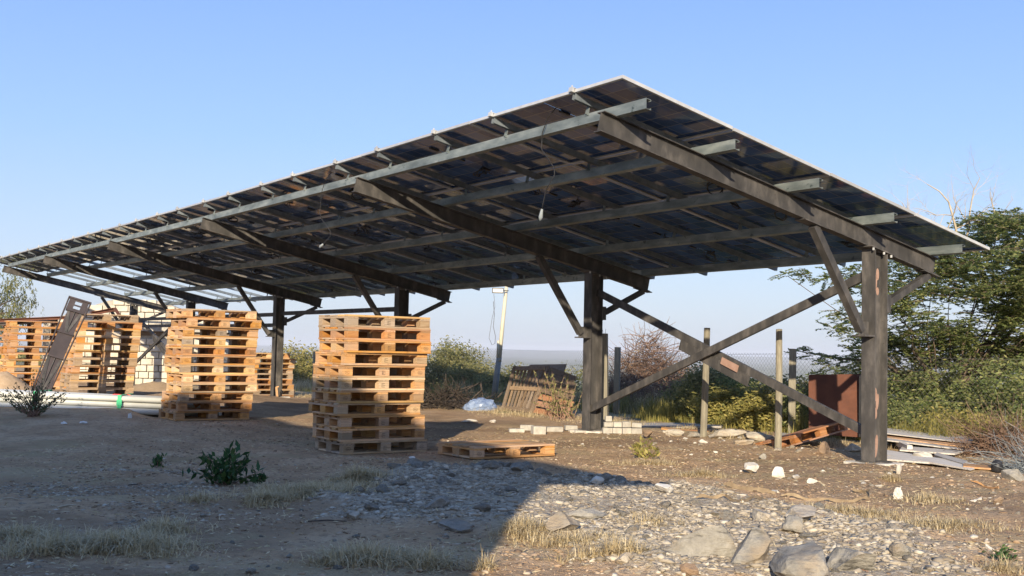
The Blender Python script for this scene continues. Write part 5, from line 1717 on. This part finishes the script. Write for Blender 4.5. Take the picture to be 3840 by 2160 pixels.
brush_pile('lower brown tangle of dead brush right of the big tangle', (bl_[0], bl_[1], gz(bl_[0], bl_[1])), 1.9, 1.3, 1.25, 1100, 4, M['dry_brush'], rr=0.007)
bl_ = (-0.985, 24.6, -0.007)
brush_pile('low heap of dark dead branches left of the plastic bag', (bl_[0] - 0.35, bl_[1], gz(bl_[0], bl_[1])), 1.7, 0.9, 0.42, 420, 5, M['dark_twig'], False, rr=0.010, up=0.1)
bl_ = (6.633, 14.9, 0.086)
brush_pile('brown heap of dead creeper at the right picture edge', (bl_[0] + 0.25, bl_[1] + 0.6, gz(bl_[0], bl_[1])), 1.3, 1.0, 0.42, 900, 6, M['dry_brush'], False, rr=0.006, up=0.0)
bl_ = (5.951, 13.3, 0.03)
brush_pile('grey coil of old netting below the brown heap at the right edge', (bl_[0] + 0.2, bl_[1], gz(bl_[0], bl_[1])), 0.6, 0.45, 0.16, 380, 7, M['grey_pole'], False, 'netting_coil', rr=0.004, up=0.0)
# long bare branches arching over the low dark heap
mb = MB(); o0 = V3((-1.829, 25.0, 0.071))
for pts in ([(-1.829, 25.0, 0.071), (-1.242, 24.9, 0.364), (-0.714, 24.8, 0.542), (-0.366, 24.9, 0.605)], [(-1.58, 24.8, 0.057), (-1.11, 24.6, 0.354), (-0.766, 24.6, 0.512), (-0.623, 24.6, 0.619)], [(-0.959, 24.6, 0.08), (-0.599, 24.5, 0.438), (-0.637, 24.5, 0.575)], [(-0.573, 24.6, 0.204), (-0.613, 24.6, 0.423), (-0.651, 24.6, 0.549)], [(-1.241, 24.9, 0.352), (-1.41, 24.9, 0.524), (-1.416, 24.9, 0.758)], [(-0.266, 25.0, 0.252), (-0.07, 25.0, 0.462), (0.105, 25.0, 0.554)]):
    mb.tube([V3(p) - o0 for p in pts], [0.016, 0.012, 0.008, 0.005][:len(pts)], 5)
tag(mb.build('dead_branch', M['dark_twig'], None, loc=o0), 'long bare dark branches arching over the heap towards the leaning pole', 'branch')
# leafy cuttings thrown on the crate
def sprig_cluster(name, label, cat, loc, segs, mat, wood, leaf, n, seed, group=None):
    q_ = random.Random(seed); r_ = np.random.default_rng(seed)
    t = thing(name, label, cat, loc, 0, group)
    mb = MB(); Cs, Ds, Us = [], [], []
    for (a, b, r0) in segs:
        a, b = Vector(a), Vector(b)
        mid = a.lerp(b, 0.5) + Vector((q_.gauss(0, .05), q_.gauss(0, .05), q_.uniform(0, .08))) * (b - a).length
        mb.tube([a, mid, b], [r0, r0 * 0.7, r0 * 0.3], 4)
        for k in range(n):
            s = q_.uniform(0.25, 1.05)
            p = (a.lerp(mid, s * 2) if s < 0.5 else mid.lerp(b, s * 2 - 1)) + Vector((q_.gauss(0, 1), q_.gauss(0, 1), q_.gauss(0, 1))) * leaf * 0.3
            Cs.append(tuple(p)); d = (b - a).normalized() + Vector((q_.gauss(0, .7), q_.gauss(0, .7), q_.gauss(0, .6)))
            Ds.append(tuple(d.normalized())); Us.append((q_.gauss(0, 1), q_.gauss(0, 1), q_.gauss(0, 1)))
    C_, D_, U_ = np.array(Cs), np.array(Ds), np.array(Us)
    U_ = np.cross(D_, U_); U_ /= np.linalg.norm(U_, axis=1)[:, None] + 1e-9
    k = len(C_)
    v, q = quads_leaves(C_, D_, U_, leaf * r_.uniform(0.7, 1.3, k), leaf * 0.4 * r_.uniform(0.8, 1.2, k))
    obj('foliage', np_mesh('foliage', v, q, M[mat]), t)
    mb.build('stem', M[wood], t)
    return t
cl = V3((1.021, 21.6, -0.01)); cl.z = gz(cl.x, cl.y)
segs = []
q_ = random.Random(9)
for i in range(26):
    a = Vector((q_.uniform(-.25, .25), q_.uniform(-.1, .1), 0.0))
    segs.append((a, a + Vector((q_.gauss(-0.05, .28), q_.gauss(0, .15), q_.uniform(.3, .95))), 0.009))
sprig_cluster('cut_branches', 'leafy cut branches and twigs thrown against the toppled crate', 'branches', cl, segs, 'olive', 'twig', 0.06, 26, 9)

# small plants in the yard
def plant(name, label, loc, h, w, n, leaf, mat, seed, wood='twig', nl=22, upb=0.6):
    q_ = random.Random(seed)
    segs = []
    for i in range(n):
        a = q_.uniform(0, 6.28)
        o = Vector((q_.gauss(0, .04) * w, q_.gauss(0, .04) * w, -0.02))
        rr = q_.random() ** 0.5
        tip = Vector((w / 2 * rr * math.cos(a), w / 2 * rr * math.sin(a), h * (1 - 0.55 * rr * rr) * q_.uniform(upb, 1.05)))
        segs.append((o, tip, 0.004 + 0.006 * h))
    return sprig_cluster(name, label, 'plant', loc, segs, mat, wood, leaf, nl, seed)
plant('leafy_plant', 'dark green leafy weed in the shade left of the dry grass', (-2.607, 10.4, 0.002), 0.36, 0.70, 20, 0.095, 'fresh', 21, nl=15)
plant('leafy_plant', 'small side shoot of the leafy weed at its right', (-2.364, 10.62, -0.004), 0.20, 0.18, 5, 0.055, 'fresh', 22)
plant('leafy_plant', 'tiny green sprout in the shade left of the leafy weed', (-3.648, 11.86, 0.0), 0.13, 0.26, 7, 0.07, 'fresh', 23, nl=9)
plant('feathery_bush', 'feathery grey green bush in front of the white pipes', (-7.012, 16.7, 0.172), 0.62, 1.0, 34, 0.05, 'feather', 24, nl=26)
plant('leafy_plant', 'drooping green seedling on the sunlit dirt between the legs', (1.702, 13.96, -0.006), 0.30, 0.40, 14, 0.075, 'yellow_leaf', 25, nl=14)
plant('leafy_plant', 'low green weed at the lower right corner of the yard', (3.223, 7.48, -0.008), 0.10, 0.30, 12, 0.045, 'fresh', 26, nl=10)

# dry grass
def grass(name, label, cat, patches, blade_n, seed, hmin, hmax, mat, wd=0.0045, lean=0.5):
    r_ = np.random.default_rng(seed)
    xs, ys, hs = [], [], []
    tot = sum(p[2] * p[3] * p[4] for p in patches)
    for (cx, cy, rx, ry, dens) in patches:
        k = int(blade_n * rx * ry * dens / tot)
        a = r_.uniform(0, 6.28, k * 2); rr = np.abs(r_.normal(0, 0.62, k * 2)) ** 0.85
        x, y = cx + rx * rr * np.cos(a), cy + ry * rr * np.sin(a)
        keep = fbm(x * 5, y * 5, 3, seed) + (1 - rr) * 0.3 > 0.50 + r_.normal(0, 0.05, len(x))
        x, y, rr = x[keep][:k], y[keep][:k], rr[keep][:k]
        xs.append(x); ys.append(y); hs.append(np.clip(1.1 - 0.6 * rr, 0.15, 1) * (hmin + (hmax - hmin) * r_.random(len(x)) ** 1.8) * np.clip(0.5 + fbm(x * 3, y * 3, 3, seed + 5), 0.5, 1.4))
    x, y, h = map(np.concatenate, (xs, ys, hs))
    n = len(x)
    z = ground_z(x, y) - 0.005
    a = r_.uniform(0, 6.28, n); ln = r_.uniform(0.1, 1.0, n) ** 1.2 * lean * 2 * h
    dx, dy = np.cos(a), np.sin(a)
    wx, wy = -dy * wd, dx * wd
    ts = np.array([0, 0.4, 0.75, 1.0])
    Vv = []
    for i, t_ in enumerate(ts):
        px, py = x + dx * ln * t_ ** 1.8, y + dy * ln * t_ ** 1.8
        pz = z + h * (t_ - 0.25 * t_ ** 3 * (ln / h))
        w = (1 - t_ * 0.85) * 0.5
        Vv.append(np.stack([px - wx * w, py - wy * w, pz], 1)); Vv.append(np.stack([px + wx * w, py + wy * w, pz], 1))
    Vv = np.stack(Vv, 1).reshape(-1, 3)
    o = np.arange(n)[:, None] * 8
    Q = np.concatenate([o + np.array([[2 * i, 2 * i + 1, 2 * i + 3, 2 * i + 2]]) for i in range(3)], 0)
    ob = obj(name, np_mesh(name, Vv, Q, mat))
    return stuff(ob, label, cat)
gp = lambda p, rx, ry, d=1.0: (p[0], p[1], rx, ry, d)
grass('dry_grass', 'dry straw coloured grass in clumps over the near ground', 'grass', [
    gp((-1.686, 9.94, 0.012), 0.62, 0.55, 1.5), gp((-1.439, 10.68, 0.047), 0.40, 0.5, 1.2), gp((-2.002, 9.26, 0.023), 0.35, 0.3, 1.0),
    gp((-2.483, 7.18, 0.01), 0.7, 0.5, 0.9), gp((-2.836, 7.06, -0.014), 0.4, 0.4, 0.4), gp((-2.349, 7.84, 0.004), 0.35, 0.45, 0.7), gp((-3.245, 7.54, -0.003), 0.5, 0.4, 0.5), gp((-2.474, 9.24, 0.023), 0.4, 0.3, 0.3),
    gp((-0.83, 6.86, 0.003), 0.42, 0.36, 1.2), gp((-0.475, 6.84, 0.004), 0.3, 0.3, 0.8),
    gp((0.093, 7.92, 0.027), 0.26, 0.30, 1.6), gp((0.394, 7.62, 0.012), 0.35, 0.2, 1.2), gp((0.657, 7.0, 0.066), 0.42, 0.16, 1.0), gp((-0.105, 6.68, 0.019), 0.14, 0.1, 1.0)], 26000, 71, 0.02, 0.16, M['straw'], 0.0085, 1.3)
grass('dry_grass', 'short sparse dry grass on the sunlit ground at the right', 'grass', [
    gp((2.917, 9.44, -0.003), 0.6, 0.35, 0.8), gp((3.342, 8.92, -0.023), 0.9, 0.5, 0.6), gp((3.818, 10.32, 0.012), 0.5, 0.4, 0.6), gp((2.053, 12.06, 0.022), 0.5, 0.25, 0.7), gp((1.677, 13.36, -0.003), 0.6, 0.3, 0.5),
    gp((4.024, 11.94, 0.024), 0.16, 0.14, 2.0), gp((3.075, 7.06, 0.0), 0.35, 0.2, 0.8), gp((6.389, 15.86, -0.001), 0.9, 0.5, 0.5), gp((1.078, 8.38, 0.053), 0.4, 0.4, 0.3)], 9000, 72, 0.02, 0.11, M['straw'], 0.008, 1.4)
def band(u0, u1, n, dv, vv, rx, ry, d):
    out = []
    for i in range(n):
        u = u0 + (u1 - u0) * (i + 0.5) / n
        v = vv + dv * math.sin(i * 2.1)
        out.append((C1[0] + Ud[0] * u + Vd[0] * v, C1[1] + Ud[1] * u + Vd[1] * v, rx, ry, d))
    return out
grass('dry_grass', 'matted dry grass in front of the fence line', 'grass', band(6.5, 20, 12, 0.4, 1.6, 0.9, 0.8, 1.0) + band(1, 7, 6, 0.3, 1.9, 0.6, 0.6, 0.5), 15000, 73, 0.03, 0.16, M['straw'], 0.008, 1.0)
grass('tall_grass', 'tall dry straw grass on the bank beyond the fence', 'grass', band(7, 30, 26, 0.5, 5.2, 1.1, 0.7, 1.0), 16000, 75, 0.2, 0.6, M['straw'], 0.014, 0.4)
grass('tall_grass', 'tall yellow green grass growing through the fence', 'grass', band(-1.5, 3.2, 9, 0.2, 3.5, 0.55, 0.5, 1.3) + band(2.5, 8.5, 11, 0.25, 3.45, 0.6, 0.5, 1.8) + band(7, 26, 16, 0.4, 4.8, 1.2, 0.9, 0.7), 26000, 74, 0.18, 0.55, M['yellow_leaf'], 0.011, 0.32)

# straps, sticks and litter on the dirt
def strap(label, pts, w, seed, mat='leather', cat='strap', name='old_strap'):
    pts = [V3(p) for p in pts]
    o0 = pts[0].copy()
    mb = MB()
    P2 = []
    for i in range(len(pts) - 1):
        for k in range(4):
            p = pts[i].lerp(pts[i + 1], k / 4); p.z = gz(p.x, p.y) + 0.018 + 0.012 * math.sin(i * 4 + k)
            P2.append(p - o0)
    for i in range(len(P2) - 1):
        mb.bar(P2[i], P2[i + 1] + (P2[i + 1] - P2[i]) * 0.1, 0.006, w * (0.5 + 0.5 * abs(math.sin(i * 0.9))), (0.1, 0.2, 1))
    return tag(mb.build(name, M[mat], None, loc=o0), label, cat)
strap('flat brown strap curling across the sunlit dirt on the left', [(1.609, 9.7, 0.057), (1.729, 9.74, 0.067), (1.878, 9.8, 0.058), (1.946, 9.46, 0.073), (2.195, 9.88, 0.039), (2.423, 10.52, 0.0)], 0.03, 1)
strap('long thin brown strap with a curled end on the right', [(2.496, 10.36, 0.008), (2.678, 10.22, 0.007), (2.877, 10.16, 0.001), (3.055, 10.04, 0.02), (3.222, 10.16, 0.029), (3.443, 10.8, 0.01), (3.411, 10.96, 0.011), (3.278, 10.86, 0.011)], 0.03, 2)
strap('frayed brown strap end above the thin strap on the left', [(2.086, 11.0, 0.022), (2.208, 10.86, 0.019), (2.351, 10.7, 0.012), (2.526, 10.54, 0.015)], 0.05, 3)
strap('orange root lying on the dark soil at the far right', [(4.817, 11.82, 0.026), (4.897, 11.68, -0.001), (4.949, 11.36, 0.004)], 0.02, 4, 'pine_x', 'stick', 'root')
for lab, a, b, r0, mt in (('dark stick in the shade at the bottom centre', (-1.446, 8.28, 0.012), (-1.179, 8.38, 0.003), 0.006, 'dark_twig'), ('pale stick in the shade at the lower left', (-3.446, 8.72, 0.009), (-3.326, 8.78, 0.022), 0.008, 'pale_twig'),
                          ('thin pale stick near the left edge in the shade', (-4.134, 9.32, -0.016), (-3.908, 9.1, 0.011), 0.005, 'pale_twig'), ('thin dark stick in the shade left of the weed', (-3.386, 10.14, 0.01), (-3.298, 10.2, 0.005), 0.005, 'dark_twig')):
    a, b = V3(a), V3(b)
    mb = MB(); mb.tube([Vector((0, 0, 0.01)), (b - a) * 0.5 + Vector((0, 0.01, 0.016)), b - a + Vector((0, 0, 0.01))], [r0, r0, r0 * 0.6], 5)
    tag(mb.build('stick', M[mt], None, loc=a), lab, 'stick')
for lab, p, sz in (('crumpled white paper scrap on the dirt below the pipes', (-5.623, 16.8, 0.169), (0.03, 0.02, 0.05)), ('flat white scrap left of the crumpled paper', (-6.051, 16.14, 0.126), (0.05, 0.03, 0.02)), ('small white scrap near the feathery bush', (-6.265, 15.96, 0.124), (0.04, 0.03, 0.02)), ('white scrap on the dirt in front of the tall stack', (-1.133, 13.36, 0.003), (0.035, 0.03, 0.015))):
    lump('paper_scrap', lab, 'litter', p, sz, M['white_paint'], rnd.uniform(1, 50), 0.6)
# dark tin beside the plywood
mb = MB(); mb.tube([(0, 0, 0), (0.02, 0, 0.10), (0.03, 0, 0.14)], [0.07, 0.065, 0.03], 10); mb.tube([(0.09, 0, 0.03), (0.2, 0.02, 0.03)], 0.04, 8)
tag(mb.build('black_boot', M['black'], None, True, (5.725, 13.32, -0.007)), 'crushed black rubber boot at the right end of the plywood', 'boot')

# ------------------------------------------------------------------ scrub on the slope and the plain
def far_scrub():
    r_ = np.random.default_rng(91)
    n = 9000
    ang = r_.uniform(-0.62, 0.5, n)
    d = 34 * (3600 / 34) ** (r_.random(n) ** 0.85)
    x, y = d * np.sin(ang), d * np.cos(ang)
    v = (x - C1[0]) * Vd[0] + (y - C1[1]) * Vd[1]
    k = (v > 9) & (fbm(x / 60, y / 60, 3, 95) > 0.38)
    x, y, d = x[k], y[k], d[k]
    z = ground_z(x, y)
    s = r_.uniform(0.5, 1.5, len(x)) * np.clip(0.55 + d / 500, 0.5, 2.2)
    pts = np.stack([x, y, z + s * 0.28], 1)
    near = d < 260
    # far ones as small crowns of facets
    me = scatter_mesh('scrub', M['shrub_far'], pts[~near], s[~near] * 1.25, 0.75, 92)
    stuff(obj('far_scrub', me), 'dark green scrub dotted over the plain far below', 'scrub')
    # nearer ones as leaf clouds
    idx = np.where(near)[0]
    Cs = []
    for i in idx:
        m_ = int(np.clip(160 * s[i], 60, 220))
        u = rand_unit(m_, r_)
        Cs.append(pts[i] + u * (0.4 + 0.6 * r_.random((m_, 1))) * s[i] * np.array([0.75, 0.75, 0.45]))
    C_ = np.concatenate(Cs)
    D_ = rand_unit(len(C_), r_, .5); U_ = np.cross(D_, rand_unit(len(C_), r_)); U_ /= np.linalg.norm(U_, axis=1)[:, None] + 1e-9
    vq = quads_leaves(C_, D_, U_, r_.uniform(0.16, 0.34, len(C_)), r_.uniform(0.08, 0.16, len(C_)))
    stuff(obj('slope_scrub', np_mesh('slope_scrub', *vq, M['olive'])), 'low grey green scrub on the slope below the fence', 'scrub')
far_scrub()

# ------------------------------------------------------------------ air
hz = MB(); hz.box(-17000, -80, -75, 17000, 16500, 60)
hm = bpy.data.materials.new('haze')
hm.use_nodes = True
hn = hm.node_tree
for n in list(hn.nodes):
    hn.nodes.remove(n)
pv = hn.nodes.new('ShaderNodeVolumePrincipled')
pv.inputs['Color'].default_value = (0.90, 0.94, 1.0, 1)
pv.inputs['Density'].default_value = 1.25e-4
pv.inputs['Anisotropy'].default_value = 0.0
hno = hn.nodes.new('ShaderNodeOutputMaterial')
hn.links.new(pv.outputs[0], hno.inputs['Volume'])
h_ = hz.build('haze', hm)
stuff(h_, 'pale blue haze over the plain', 'haze')
